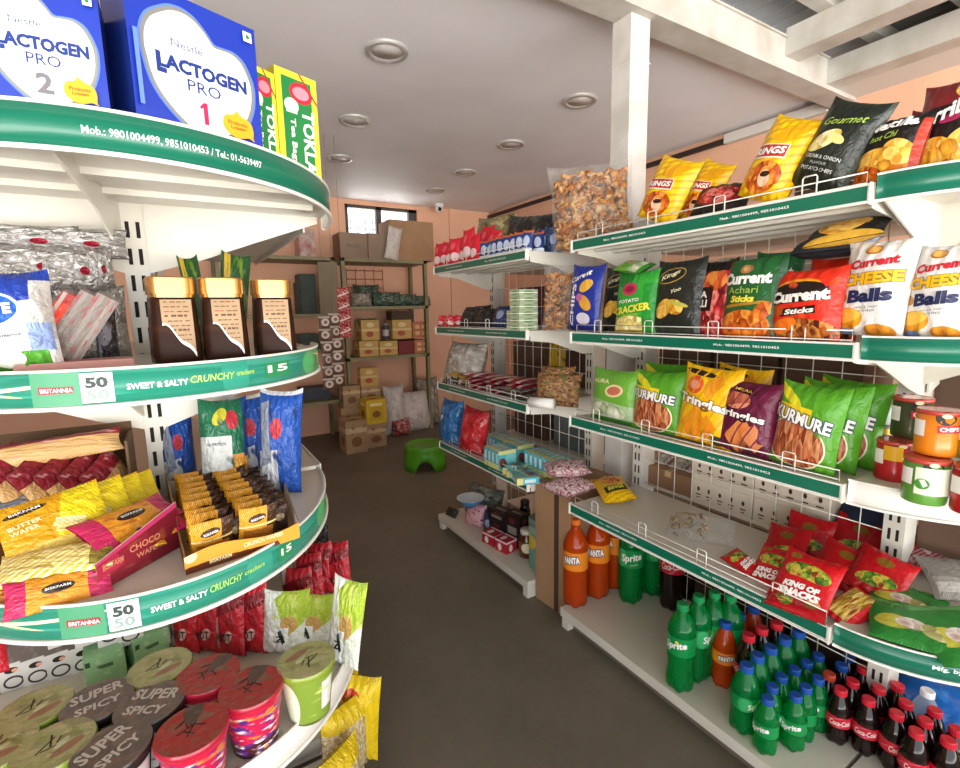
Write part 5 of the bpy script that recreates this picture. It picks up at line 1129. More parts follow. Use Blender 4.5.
for (px, py, Y, w_, h_, a, rx, l) in ((396, 418, 4.56, .22, .48, 'whitebag', 4, 'white carrier bag hanging under the rack beside the yellow carton'), (402, 419, 4.48, .2, .16, 'redcloth', 14, 'red checked bag on the floor below the hanging white bag'), (418, 419, 4.58, .36, .4, 'whitebag', 10, 'large white sack slumped on the floor under the rack'), (430, 418, 4.75, .25, .5, 'milky2', 6, 'greyish sack behind the large white sack')):
    bag_at(a, (xon(px, Y, FZ), Y, FZ+.001), w_, h_, .16, rx, 0, 0, l, 'sack', 'sacks under the rack', 'sack')
# hanging strips of sachets from a nail on the rack
DES['brownsachet'] = (ART('brown_white_sachet', '#6a4a3c', [('e', .5, .5, .32, .3, 0, '#cfc6bb'), ('r', .5, .9, .5, .08, 0, '#b9aca0'), ('e', .5, .5, .15, .14, 0, '#8a5a4a')], .22, .6, .3), [])
DES['redsachet'] = (ART('red_white_sachet', '#a83232', [('n', 7, .6, '#e3d3c8'), ('r', .5, .5, .5, .06, 20, '#e3d3c8')], .22, .6, .3), [])
SY = 3.30
for s_i, (px, n0, z0, a, l) in enumerate(((327, 6, 1.05, 'brownsachet', 'left strip of hanging brown and white sachets in front of the back rack'), (337, 6, 1.05, 'brownsachet', 'middle strip of hanging brown and white sachets in front of the back rack'), (345, 4, 1.22, 'redsachet', 'short hanging strip of red and white sachets, right of the brown strips'))):
    x = xon(px, SY, z0); ztop = height((x, SY, 0), (316, 313, 288)[s_i]); t = empty('hanging_sachet_strip', l, 'sachet strip', (x, SY, ztop), 0, 'hanging sachet strips'); hs = .082
    pr0 = None
    for i in range(n0):
        zz = -hs*(i+1); S = pillow(.085, hs, .022, 90+i); 
        if pr0 is None:
            b = MB(); bagmesh(b, S, 12, 12); pr0 = b.build('sachet', DES[a][0], t, (0, 0, zz))
        else: c = pr0.copy(); COL.objects.link(c); c.parent = t; c.location = (RB.uniform(-.004, .004), RB.uniform(-.01, .01), zz); c.rotation_euler[2] = RB.uniform(-.4, .4)
    b = MB(); b.tube([(0, 0, 0), (0, 0, CEIL-ztop)], .0015, 5); b.build('string', M('string_grey', '#8d8a84', .7), t)
# left corner rack goods
dkg = M('dark_green_goods', '#31443a', .5, noise='#1f2a25', bscale=9)
for k, (px0, px1, py, zz, m, l) in enumerate(((300, 316, 229, 1.80, M('white_print_box', '#b9b1a6', .5, noise='#a8575a', bscale=16), 'white printed box on top of the corner rack'), (302, 318, 274, 1.30, dkg, 'dark green box on the corner rack beside the cardboard sheet'), (300, 312, 282, 1.30, dkg, 'lower dark green box half hidden behind the curved shelf'), (300, 322, 334, .98, dkg, 'row of dark green boxes above the lowest corner shelf'), (302, 330, 388, .5, M('slate_box', '#3c4450', .6), 'slate blue box on the lowest corner shelf'))):
    box_px(px0, px1, py, zz, 4.60+.02*k, .2, m, m, l, 'box', 'box', group='goods on the corner rack')
# green stool
sg = M('green_stool_plastic', '#4f9e1f', .35, coat=.2)
P = (1.56, 3.44, FZ); t = empty('plastic_stool', 'low round green plastic stool on the floor in the aisle', 'stool', P, math.radians(20)); hs = .19; b = MB()
b.lathe([(0, hs-.012), (.125, hs-.012), (.14, hs-.006), (.146, hs), (.152, hs-.004), (.156, hs-.02), (.156, hs-.05)], 40, cap=False); b.build('seat', sg, t)
b = MB(); N = 96; rows = []
def edge(a):   # arch cut-outs between the four legs
    q = ((a/(PI/2)) % 1)-.5; return .0 if abs(q) > .26 else .085*math.sqrt(max(0, 1-(q/.26)**2))
for rr in (0, .006):
    for f in (1, .5, 0):
        rows.append([])
        for k in range(N):
            a = 2*PI*k/N; zb_0 = edge(a); z = zb_0+(hs-.05-zb_0)*f; r = .156+.020*(1-z/hs)-rr; rows[-1].append(b.vert((r*math.cos(a), r*math.sin(a), z)))
for j in (0, 1, 3, 4):
    for k in range(N): b.face([rows[j][k], rows[j][(k+1) % N], rows[j+1][(k+1) % N], rows[j+1][k]], 0, None, True)
for k in range(N): b.face([rows[2][k], rows[2][(k+1) % N], rows[5][(k+1) % N], rows[5][k]])
b.build('skirt', sg, t)
# ------------------------------------------------------------------ goods on the half-round unit
LZ = [z+.044 for z in ZB]              # its shelf surfaces, lowest first
def BY(art, px0, px1, ptop, Y, z, t, lean, roll, rz, label, cat='packet', group=None, name='packet', texts=None):
    _seed[0] += 1; A_, tx = DES[art]; x0, x1 = xon(px0, Y, z), xon(px1, Y, z); C = ((x0+x1)/2, Y, z+.001+abs(math.sin(math.radians(roll)))*(x1-x0)/2*.8)
    o = make_bag(name, A_, x1-x0, height(C, ptop), t, tx if texts is None else texts, _seed[0]); o.rotation_mode = 'YXZ'; o.location = C
    o.rotation_euler = (-math.radians(lean), math.radians(roll), math.radians(rz)); return tag(o, label, cat, group)
# ---- top: two blue milk-powder cartons and the tea boxes
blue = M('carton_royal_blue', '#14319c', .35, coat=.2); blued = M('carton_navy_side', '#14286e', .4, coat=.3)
silv = M('heart_silver', '#86867f', .35, .3); whit = M('heart_white', '#f1f0ec', .4); mag = M('num_magenta', '#c41a52', .4); gry = M('num_grey', '#6b6870', .4); amb = M('leaf_amber', '#e6a11c', .4); lgl = M('glow_blue', '#5577d0', .4); nes = M('lettering_steel', '#5a6a8a', .4)
HEART = smooth([(.25, .863), (.15, .79), (.1, .696), (.085, .6), (.09, .527), (.13, .347), (.22, .206), (.39, .06), (.5, .04), (.6, .055), (.72, .09), (.83, .17), (.915, .33), (.94, .46), (.93, .569), (.87, .69), (.79, .74), (.70, .742), (.63, .742), (.58, .80), (.51, .866), (.45, .895), (.39, .905), (.31, .893)], 3)
def grow(p, k): cx, cy = .5, .47; return [(cx+(x-cx)*k, cy+(y-cy)*k) for x, y in p]
def shape(p): return (p, [tuple(range(len(p)))])
LEAF = smooth([(.5, 0), (.2, .12), (.04, .4), (.12, .75), (.38, .86), (.48, 1), (.62, .86), (.9, .7), (.98, .4), (.96, .14), (.99, .02), (.8, .1)], 3)
def leaf(x0, y0, w, h): return shape([(x0+a*w, y0+b*h) for a, b in LEAF])
def lact(num, nm, asp):
    T_ = lambda s, cx, cy, w, h, m, bd=.02, rot=0: (fit(TXT(s, bd), cx, cy, w, h, rot, asp), m)
    return [(shape(grow(HEART, 1.05)), lgl), (shape(grow(HEART, 1.015)), silv), (shape(grow(HEART, .955)), whit),
            T_('Nestlé', .41, .655, .24, .055, nes, .01), T_('LACTOGEN', .53, .505, .70, .105, M('lact_navy', '#14307c', .4), .05), T_('L', .205, .487, .07, .145, M('lact_navy'), .05), T_('PRO', .515, .385, .26, .085, M('lact_navy'), .0), (T_(num, .50, .205, .13, .16, nm, .03) if num == '2' else (shape([(.49, .125), (.525, .125), (.525, .285), (.497, .285), (.462, .25), (.468, .232), (.49, .248)]), nm)),
            (leaf(.63, .085, .28, .21), amb), T_('Probiotic', .77, .20, .17, .03, M('leaf_brown', '#7a3a14', .4), .01), T_('L.reuteri', .77, .165, .13, .026, M('leaf_brown'), .01),
            (fit(rect2(), .915, .905, .075, .075, 0), whit), (fit(disc(12), .915, .905, .035, .035, 0, 1), tgr), (fit(rect2(), .04, .4, .03, .5), M('side_print', '#5f7fd0', .4))]
zt = LZ[3]
def lcart(pl, pr_, ptop, num, nm, d, label):
    A1, A2 = atz(*pl, zt), atz(*pr_, zt); w = (A2-A1).length; ang = math.atan2(A2.y-A1.y, A2.x-A1.x); h = height(A2, ptop)
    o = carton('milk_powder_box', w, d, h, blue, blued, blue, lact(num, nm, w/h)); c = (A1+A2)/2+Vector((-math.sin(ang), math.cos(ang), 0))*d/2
    put(o, (c.x, c.y, zt+.001), math.degrees(ang), label, 'milk powder carton'); return o
lcart((138, 126), (264, 157), 31, '1', mag, .075, 'blue milk powder carton with a red number one beside the tea boxes')
lcart((-20, 102), (112, 121), -6, '2', gry, .09, 'blue milk powder carton with a grey number two, cut by the top left picture corner')
teag = ART('green_tea_box', '#1f7a3f', [('r', .07, .5, .07, .5, 0, '#e9d83a'), ('r', .93, .5, .07, .5, 0, '#e9d83a'), ('r', .5, .97, .5, .03, 0, '#e9d83a'), ('e', .6, .82, .28, .1, 0, '#c4283a'), ('e', .6, .82, .2, .06, 0, '#e98a98'), ('r', .75, .9, .3, .015, -30, '#b02233'), ('e', .35, .68, .17, .07, 0, '#e6ead8'), ('r', .35, .66, .13, .05, 0, '#e6ead8')], .35, .3, 0)
teay = M('tea_yellow', '#b9a92a', .4)
for k, (pl, pr_, py, l) in enumerate((((282, 174), (322, 183), 82, 'green and yellow tea box at the end of the row on the top shelf'), ((254, 162), (281, 170), 75, 'green and yellow tea box tucked between the blue carton and the outer tea box'))):
    A1, A2 = atz(*pl, zt), atz(*pr_, zt); w = (A2-A1).length; h = height(A2, py); asp = w/h; d = .05
    o = carton('tea_box', w, d, h, teag, teay, teay, [(fit(TXT('TOKLA', .03), .74, .36, .62*asp, .30/asp, -90, asp), tw), (fit(TXT('Tea Bags', .02), .34, .34, .44*asp, .16/asp, -90, asp), tw)]); ang = math.atan2(A2.y-A1.y, A2.x-A1.x); c = (A1+A2)/2+Vector((-math.sin(ang), math.cos(ang), 0))*d/2
    put(o, (c.x, c.y, zt+.001), math.degrees(ang), l, 'tea box', 'green tea boxes')
# ---- second shelf: milk pouch, bars, silver packs, jars
zt = LZ[2]
DES['milk'] = (ART('milk_pouch', '#e4e3e0', [('r', .5, .92, .5, .26, 8, '#2440a0'), ('r', .92, .6, .12, .3, 0, '#c9c9c6'), ('e', .30, .60, .40, .19, 4, '#dfe3ea'), ('e', .30, .60, .37, .165, 4, '#1f5cc0'), ('r', .4, .04, .5, .13, 4, '#4f9a2f'), ('e', .5, .12, .16, .09, 0, '#e9ecdf'), ('e', .2, .1, .14, .06, 0, '#dfe6cf'), ('r', .85, .33, .12, .14, 0, '#8fa6d8')], .28, .4, .5),
              [('WHITE', .36, .605, .50, .105, tw, .05, 2, 0), ('dairy whitener', .45, .34, .44, .04, tn, .01, 3, .2)])
BY('milk', -38, 66, 272, .88, zt, .07, 6, -2, 4, 'white and blue milk powder pouch with green foot cut by the left picture edge', 'milk pouch', None, 'milk_pouch')
DES['silverw'] = (ART('silver_wrap_pack', '#c4c2bf', [('n', 5, .56, '#a5a39f'), ('e', .72, .42, .07, .10, 0, '#b02a40'), ('r', .5, .05, .5, .06, 0, '#a5a3a0')], .22, .5, .9, 7, metal=.55), [])
LBL = ['long silver pack on top at the far left, above the milk pouch', 'long silver pack on top, touching the slotted post', 'silver pack behind the milk pouch neck', 'silver pack in the middle of the lower row, red oval showing', 'silver pack standing by the slotted post', 'silver pack hidden low behind the milk pouch', 'silver pack hidden low behind the leaning bars']
SPK = [((18, 256), .17, .05, 1.10, 1), ((70, 258), .17, .05, 1.10, 1), ((30, 284), .10, .06, 1.06, 0), ((72, 290), .10, .068, 1.06, 0), ((97, 288), .055, .068, 1.07, 0)]
zrow = zt+.10
for k, ((px, py), w_, h_, Y, up) in enumerate(SPK):
    P = aty(px, py, Y); o = bag_at('silverw', (P.x, P.y, P.z), w_, h_, .05, 4, 0, 4*k-6, LBL[k], 'silver pack', 'silver wrapped packs', 'silver_pack')
for k, x in enumerate((-.33, -.22, -.13)):
    bag_at('silverw', (x, 1.11, zt), .10, .125, .06, 2, 0, 0, ['silver pack hidden low at the far left behind the milk pouch', 'silver pack hidden low behind the milk pouch', 'silver pack standing low behind the leaning bars'][k], 'silver pack', 'silver wrapped packs', 'silver_pack')
DES['barred'] = (ART('red_bar_wrap', '#d2381f', [('r', .9, .5, .1, .5, 0, '#9a2418'), ('r', .5, .85, .5, .08, 0, '#a89c94')], .3, .5, .3), [])
DES['bargrey'] = (ART('taupe_bar_wrap', '#756b64', [('r', .5, .3, .5, .07, 0, '#8a7f78'), ('n', 6, .6, '#8f3a3a'), ('r', .5, .75, .5, .1, 0, '#857c75'), ('r', .04, .5, .05, .5, 0, '#7a2a2e')], .3, .5, .3), [])
for k, (px, py, a, l) in enumerate(((72, 322, 'barred', 'red wrapped bar leaning behind the two grey ones'), (82, 332, 'bargrey', 'grey wrapped bar leaning, upper of the pair'), (98, 334, 'bargrey', 'grey wrapped bar leaning, lower of the pair by the post'))):
    P = aty(px, py, .93+.0*k); L_ = (.075, .115, .115)[k]; w_ = .028
    o = carton('wrapped_bar', L_, .05, w_, DES[a][0], DES[a][0], DES[a][0]); o.rotation_mode = 'YXZ'; o.rotation_euler = (.1, math.radians(-57), .05); tag(o, l, 'wrapped bar', 'leaning wrapped bars')
    o.location = P
DES['darksachet'] = (ART('dark_sachet', '#2f2a2c', [('e', .5, .5, .3, .2, 20, '#8d8890'), ('n', 8, .6, '#57525a'), ('r', .2, .5, .06, .5, 0, '#6a8a9a')], .25, .5, .4), [])
BY('darksachet', 98, 121, 308, 1.0, zt, .03, 4, 0, 0, 'dark sachet standing by the slotted post under the bars', 'sachet', None, 'sachet')
put(carton('flat_box', .13, .06, .012, M('flat_box_rose', '#b9837a', .5)), (-.13, .90, zt), 4, 'flat pinkish box lying in front of the leaning bars', 'box')
# coffee jars
gold = M('gold_lid', '#d9a866', .22, .85); glassb = ART('jar_coffee_front', '#2f1b12', [('n', 3, .62, '#3d2416')], .25, 0, 0, spec=.08)
cream = M('jar_label_cream', '#a88a64', .4, noise='#94734f', bscale=20); jtxt = M('jar_print', '#5a3a22', .5); jred = M('jar_print_red', '#a3322c', .5)
def sq(th, r, p=4.2): c, s_ = abs(math.cos(th)), abs(math.sin(th)); return r/((c**p+s_**p)**(1/p))
def coffee_jar(P, rz, label, h=.132, r=.034):
    t = empty('coffee_jar', label, 'coffee jar', P, rz, 'gold-lidded coffee jars'); b = MB(); N = 36
    def rr(z): q = z/h; return r*(.99 if q < .03 else 1.0-.10*min(1, (q/.72))**1.5)
    def fn(u, v):
        th = 2*PI*u; z = v*h*.76; q = sq(th, rr(z)); return Vector((q*math.cos(th), q*math.sin(th), z))
    b.grid(fn, N, 14, 0, wrapu=True); top = len(b.v)-N; b.face([top+i for i in range(N)]); b.face(list(range(N))[::-1]); b.build('glass', glassb, t)
    b = MB()
    for z0, z1, k in ((.76, .80, .96), (.80, .98, 1.03), (.98, 1.0, .98)):
        b.grid(lambda u, v: Vector((sq(2*PI*u, r*.93*k, 3.4)*math.cos(2*PI*u), sq(2*PI*u, r*.93*k, 3.4)*math.sin(2*PI*u), h*(z0+(z1-z0)*v))), N, 1, 0, wrapu=True, sm=True)
    top = len(b.v)-N; b.face([top+i for i in range(N)]); b.build('lid', gold, t)
    b = MB(); yf = lambda z: -rr(z)-.0008
    # front label with a swooping lower edge
    up = [(-.62+1.24*i/10, .735) for i in range(11)]; lo = [(-.62+1.24*i/10, .44-.40*(i/10)**1.3+.03*math.sin(i*.9)) for i in range(11)]
    V = [b.vert((x*r, yf(z*h), z*h)) for x, z in up]; W = [b.vert((x*r, yf(z*h), z*h)) for x, z in lo]
    Mi = [b.vert(((up[i][0])*r, yf((up[i][1]+lo[i][1])/2*h), (up[i][1]+lo[i][1])/2*h)) for i in range(11)]
    for i in range(10): b.face([Mi[i], Mi[i+1], V[i+1], V[i]], 0); b.face([W[i], W[i+1], Mi[i+1], Mi[i]], 0)
    for k in range(9):
        z = .70-.055*k; x0 = -.5+.10*max(0, k-3); n = 4
        for q in range(n):
            xa = x0+(.52-x0)*q/n; xb = xa+(.52-x0)/n*(.82 if (q+k) % 3 else .5); hh = .012 if k not in (3, 6) else .024
            b.poly([(xa*r, yf(z*h)-.0006, z*h), (xb*r, yf(z*h)-.0006, z*h), (xb*r, yf((z+hh)*h)-.0006, (z+hh)*h), (xa*r, yf((z+hh)*h)-.0006, (z+hh)*h)], 2 if (k == 2 and q < 2) else 1)
    # pale swoosh along the edge
    for i in range(10):
        a0, a1 = lo[i], lo[i+1]; b.poly([(a0[0]*r, yf(a0[1]*h)-.0005, a0[1]*h), (a1[0]*r, yf(a1[1]*h)-.0005, a1[1]*h), (a1[0]*r, yf(a1[1]*h)-.0005, (a1[1]+.02+.004*i)*h), (a0[0]*r, yf(a0[1]*h)-.0005, (a0[1]+.02+.004*i)*h)], 3)
    b.build('label', [cream, jtxt, jred, M('swoosh_pale', '#d9d3cc', .3, .3)], t); return t
for k, (px, py, l) in enumerate(((178, 361, 'gold-lidded coffee jar nearest the slotted post'), (227, 358, 'gold-lidded coffee jar in the middle of three'), (276, 354, 'gold-lidded coffee jar at the aisle end of three'))):
    P = atz(px, py, zt); coffee_jar((P.x, P.y, zt), face_cam((P.x, P.y), 10), l)
DES['greentop'] = (ART('green_foil_top', '#24502a', [('n', 5, .6, '#6a8a2a'), ('r', .2, .5, .1, .5, 0, '#c9a83a')], .3, .4, .5), [])
for k, (p0, p1, py) in enumerate(((198, 218, 258), (216, 246, 254))): BY('greentop', p0, p1, py, 1.10+.04*k, zt, .04, 2, -6+14*k, 0, ('narrow', 'wide')[k]+' green foil packet peeking above the coffee jars', 'packet', 'green foil packets', 'packet')
# ---- third shelf
zt = LZ[1]
def tray(name, label, cat, pts, hs, mats_, th=.002, prints=None):
    """open display tray: pts = 4 floor corners (anticlockwise from front left), hs = wall heights front,right,back,left"""
    b = MB(); Pz = [Vector((p[0], p[1], zt+.001)) for p in pts]; C = sum(Pz, Vector())/4
    b.face([b.vert(p) for p in Pz], 2); b.face([b.vert(p+Vector((0, 0, .0015))) for p in Pz], 2)
    for k in range(4):
        a, c = Pz[k], Pz[(k+1) % 4]; n = Vector((-(c-a).y, (c-a).x, 0)).normalized()*th
        h0, h1 = hs[k]; up0, up1 = Vector((0, 0, h0)), Vector((0, 0, h1)); seg = 10
        mo, mi_ = mats_[k]
        O = []
        for i in range(seg+1):
            f = i/seg; p = a+(c-a)*f; hh = h0+(h1-h0)*f+.006*math.sin(PI*f*2)*(1 if k in (0, 3) else 0); O.append((p, p+Vector((0, 0, hh))))
        for i in range(seg):
            (p, q), (p2, q2) = O[i], O[i+1]
            b.face([b.vert(p), b.vert(p2), b.vert(q2), b.vert(q)], mo, [(i/seg, 0), ((i+1)/seg, 0), ((i+1)/seg, 1), (i/seg, 1)])
            b.face([b.vert(p2+n), b.vert(p+n), b.vert(q+n), b.vert(q2+n)], mi_); b.face([b.vert(q), b.vert(q2), b.vert(q2+n), b.vert(q+n)], 2)
    for (s, k, f, zz, w, h, mi_) in (prints or []):
        a, c = Pz[k], Pz[(k+1) % 4]; d = (c-a); L_ = d.length; d.normalize(); n = Vector((d.y, -d.x, 0))*.0008
        b.mapped(TXT(s, .02), lambda x, y: a+d*(L_*f+x*w)+n+Vector((0, 0, zz+y*h)), mi_)
    return b, Pz
# maroon tray
mroon = ART('maroon_tray_print', '#7a1f2c', [('r', .3, .5, .3, .5, 0, '#8a2434'), ('n', 3, .6, '#9a4a34'), ('r', .12, .62, .14, .22, 8, '#b02a4a'), ('r', .5, .95, .5, .07, 0, '#c43a6a')], .35, .3, 0)
inn = M('tray_inside_kraft', '#b08a5a', .7); whb = M('tray_board', '#e3ded4', .6)
a_, b_, c_, d_ = atz(-55, 606, zt), atz(100, 593, zt), atz(181, 547, zt), atz(30, 545, zt)
tb, _ = tray('t', '', '', [a_, b_, c_, d_], [(.012, .028), (.040, .075), (.05, .05), (.03, .03)], [(0, 1), (0, 1), (1, 1), (1, 1)], prints=[('CHOCO', 1, .55, .036, .05, .010, 3), ('BISKFARM', 1, .17, .03, .030, .009, 3), ('WAFERS', 1, .6, .022, .045, .008, 3)])
o = tb.build('display_tray', [mroon, inn, whb, M('print_peach', '#d98a6a', .5)]); tag(o, 'maroon cardboard display tray of yellow wafer packs on the third shelf', 'display tray')
DES['yw'] = (ART('yellow_wafer_pack', '#d99c14', [('r', .78, .5, .24, .5, -14, '#e9d21f'), ('e', .28, .82, .2, .05, 5, '#2a1c12'), ('r', .62, .42, .15, .07, -25, '#f3e3a8'), ('r', .62, .32, .15, .06, -25, '#efd88a'), ('w', 8, -25, .97, '#b98a24'), ('e', .45, .12, .4, .1, 0, '#e9c75a')], .26, .5, .45),
            [('BISKFARM', .28, .82, .28, .04, tw, .01, 4, 0), ('BUTTER', .24, .60, .30, .07, M('print_butter', '#f6e8b0', .4), .02, 4, 0), ('WAFER', .22, .50, .26, .07, M('print_butter'), .02, 4, 0)])
DES['ow'] = (ART('orange_wafer_pack', '#e2962a', [('r', .9, .5, .12, .5, 0, '#c72a5e'), ('r', .1, .5, .1, .5, 0, '#c72a5e'), ('e', .5, .5, .16, .14, 0, '#2a1c12'), ('n', 5, .62, '#b5651c')], .26, .5, .4), [('BISKFARM', .5, .5, .24, .07, tw, .01, 0, 0)])
DES['cw'] = (ART('cream_wafer_pack', '#e6c94e', [('w', 4, 30, .55, '#f3eac0'), ('r', .9, .6, .1, .5, 0, '#9a8a3a'), ('n', 5, .62, '#b59a2c')], .26, .5, .4), [])
G = 'yellow wafer packs'
for k, (px, py, l) in enumerate(((120, 505, 'rearmost'), (104, 510, 'third from the front'), (84, 515, 'second from the front'), (56, 523, 'foremost'))):
    P = aty(px, py, 1.0-.035*k); LIEP = bag_at('yw', (0, 0, 0), .125, .088, .022, 0, 0, 0, 'yellow wafer pack standing in the leaning row, %s' % l, 'wafer pack', G, 'wafer_pack')
    LIEP.rotation_euler = (-math.radians(38), math.radians(-8), math.radians(14)); m = LIEP.rotation_euler.to_matrix(); LIEP.location = P-m @ Vector((0, 0, .044))
G = 'loose wafer packs in the maroon tray'
for k, (px, py, a, w_, h_, rx, ry, rz, up, l) in enumerate(((58, 562, 'cw', .13, .06, 70, -4, -8, .04, 'cream and yellow wafer pack lying in front of the leaning yellow row'), (60, 589, 'ow', .112, .046, 40, 0, 4, .016, 'yellow and pink wafer pack lying along the tray front'), (-6, 590, 'ow', .12, .05, 40, 0, 8, .014, 'pink-ended wafer pack at the left picture edge in the tray'),
        (130, 520, 'ow', .14, .06, 64, 0, 40, .06, 'orange wafer pack lying uppermost along the right tray wall'), (140, 530, 'ow', .14, .06, 60, 4, 42, .045, 'orange wafer pack lying second along the right tray wall'), (112, 548, 'yw', .13, .05, 74, 0, 12, .03, 'small yellow wafer pack lying under the leaning ones'), (30, 575, 'ow', .14, .05, 76, 0, 10, .02, 'orange wafer pack lowest under the cream one'))):
    P = atz(px, py, zt+up); o = bag_at(a, (0, 0, 0), w_, h_, .022, 0, 0, 0, l, 'wafer pack', G, 'wafer_pack'); o.rotation_euler = (-math.radians(rx), math.radians(ry), math.radians(rz)); m = o.rotation_euler.to_matrix(); o.location = P-m @ Vector((0, 0, h_/2))
# brown carton of lattice biscuit packs behind
dkc = M('dark_carton_inside', '#6a5238', .8, noise='#5c4630', bscale=6)
y0, y1 = 1.05, 1.16; b = MB(); xa, xb = -.40, -.10
for (x0, yy0, x1, yy1, h_) in ((xa, y1, xb, y1+.004, .165), (xb-.004, y0, xb, y1, .15), (xa, y0, xa+.004, y1, .15), (xa, y0, xb, y0+.003, .03)): b.box(x0, yy0, zt, x1, yy1, zt+h_)
b.box(xa, y0, zt, xb, y1, zt+.003); tag(b.build('cardboard_box', dkc), 'open brown carton holding the red lattice biscuit packs', 'carton')
DES['lattice'] = (ART('lattice_biscuit_pack', '#e2bb82', [('w', 14, 45, .8, '#c99a5c'), ('w', 14, -45, .8, '#c99a5c'), ('r', .5, 1, .5, .26, 0, '#8a1f2c'), ('n', 6, .66, '#d9a0a0')], .35, .35, .4), [])
G = 'lattice biscuit packs'
for k in range(6):
    px = (-8, 18, 46, 70, 92, 112)[k]; P = aty(px, 482, 1.07); o = bag_at('lattice', (0, 0, 0), .09, .11, .032, 0, 0, 0, 'slanting lattice biscuit pack, %s from the left picture edge' % ORD[k], 'biscuit pack', G, 'biscuit_pack')
    o.rotation_euler = (math.radians(-14), math.radians(-24), math.radians(58)); m = o.rotation_euler.to_matrix(); o.location = P-m @ Vector((0, 0, .06))
P = aty(42, 450, 1.08); o = bag_at('lattice', (0, 0, 0), .23, .045, .03, 0, 0, 0, 'lattice biscuit pack lying across the tops of the slanting ones', 'biscuit pack', G, 'biscuit_pack'); o.rotation_euler = (math.radians(-40), math.radians(-3), math.radians(4)); o.location = P-Vector((0, .015, .02))
DES['blueflat'] = (ART('grey_blue_film', '#6d7580', [('n', 5, .55, '#a9b0b8'), ('r', .2, .3, .2, .3, 0, '#2a55a8')], .2, .6, .6), [])
P = aty(28, 516, .97); bag_at('blueflat', (P.x-.03, P.y+.03, P.z-.03), .2, .08, .02, 55, -12, 10, 'grey-blue film pack behind the leaning yellow row', 'film pack', None, 'film_pack')
# orange tray with two rows of little wafer packs
orng = ART('orange_tray_print', '#e9952e', [('r', .3, .12, .5, .22, 3, '#5a2c16'), ('e', .05, .85, .05, .3, 0, '#f0d9a0'), ('n', 3, .64, '#d9822a')], .35, .3, 0)
a_, b_, c_, d_ = atz(186, 576, zt), atz(300, 538, zt), atz(283, 487, zt), atz(168, 497, zt)
dk2 = M('tray_side_brown', '#54301c', .5)
tb, Pz = tray('t', '', '', [a_, b_, c_, d_], [(.026, .026), (.030, .030), (.032, .032), (.05, .028)], [(0, 1), (1, 1), (1, 1), (3, 1)], prints=[('CRUNCH WAFERS', 0, .66, .017, .06, .007, 4), ('BISKFARM', 0, .28, .009, .03, .006, 4)])
tag(tb.build('display_tray', [orng, whb, inn, dk2, M('print_cream')]), 'orange display tray packed with two rows of little wafer packs', 'display tray')
DES['mini'] = (ART('little_wafer_pack', '#e6a42c', [('r', .86, .5, .15, .5, 0, '#2a1a14'), ('e', .44, .72, .24, .11, 8, '#2a1a12'), ('r', .5, .2, .4, .2, 0, '#b5722a'), ('w', 7, 30, .9, '#7a4a1c'), ('r', .5, .5, .5, .03, 0, '#f3d48a')], .28, .5, .35, 8), [('BISKFARM', .44, .72, .34, .07, tw, .01, 8, 0)])
ex = (b_-a_); L0_ = ex.length; ex.normalize(); ey = (d_-a_); D0 = ey.length; ey.normalize(); rzb = math.degrees(math.atan2(ex.y, ex.x)); pr0 = None
for col in range(2):
    for r_ in range(9):
        P = a_+ex*(L0_*(.24+.40*col))+ey*(D0*(.10+.093*r_)); P.z = zt+.004; lab = 'little yellow wafer pack, %s from the front in the %s row of the orange tray' % (ORD[r_], ('left', 'right')[col])
        if pr0 is None: pr0 = bag_at('mini', P, .060, .060, .014, -14, 0, rzb, lab, 'wafer pack', 'little wafer packs', 'little_wafer_pack')
        else: bdup(pr0, P, -14+RB.uniform(-4, 4), RB.uniform(-3, 3), rzb+RB.uniform(-4, 4), lab)
DES['minidark'] = (ART('dark_wafer_pack', '#2a1c17', [('e', .5, .6, .3, .14, 0, '#8a7a5a'), ('n', 6, .6, '#54382a')], .28, .5, .4), []); pr0 = None
for col in range(2):
    for r_ in range(9):
        P = a_+ex*(L0_*(.45+.42*col))+ey*(D0*(.13+.092*r_)); P.z = zt+.003; lab = 'little dark wafer pack, %s from the front in the %s dark row' % (ORD[r_], ('inner', 'outer')[col])
        if pr0 is None: pr0 = bag_at('minidark', P, .03, .05, .012, -14, 0, rzb, lab, 'wafer pack', 'little dark wafer packs', 'little_wafer_pack')
        else: bdup(pr0, P, -14, RB.uniform(-6, 6), rzb+RB.uniform(-6, 6), lab)
# blue bags behind
DES['bluesnack'] = (ART('blue_snack_bag', '#2352a8', [('r', .3, .2, .26, .24, 4, '#c9ccd0'), ('e', .5, .66, .14, .1, 0, '#b5333f'), ('n', 4, .6, '#16377a'), ('r', .5, .985, .5, .02, 0, '#dfe3e8'), ('r', .22, .6, .12, .3, 10, '#8a93a3')], .24, .5, .6), [('facts', .3, .36, .2, .02, tn, 0, 0, 0)])
DES['cornsnack'] = (ART('green_corn_bag', '#1f6a4a', [('r', .26, .3, .3, .34, 0, '#cdd3cf'), ('r', .8, .2, .24, .24, 0, ('food', 26, 1, ['#b5701c', '#e2a03a', '#f0bd5a'])), ('e', .6, .80, .14, .1, 0, '#b5333f'), ('e', .35, .84, .16, .07, 20, '#c9c23a'), ('r', .95, .7, .1, .3, 0, '#234a8a'), ('n', 4, .64, '#174e38')], .24, .5, .5), [('NUTRITION', .26, .56, .34, .03, tk, 0, 0, 0)])
BY('bluesnack', 164, 200, 415, 1.18, zt, .06, 4, 0, 6, 'dark blue snack bag right behind the slotted post', 'snack bag', 'blue snack bags', 'snack_bag')
BY('cornsnack', 202, 252, 402, 1.09, zt, .06, 6, 4, 12, 'green snack bag with corn picture behind the orange tray', 'snack bag', None, 'snack_bag')
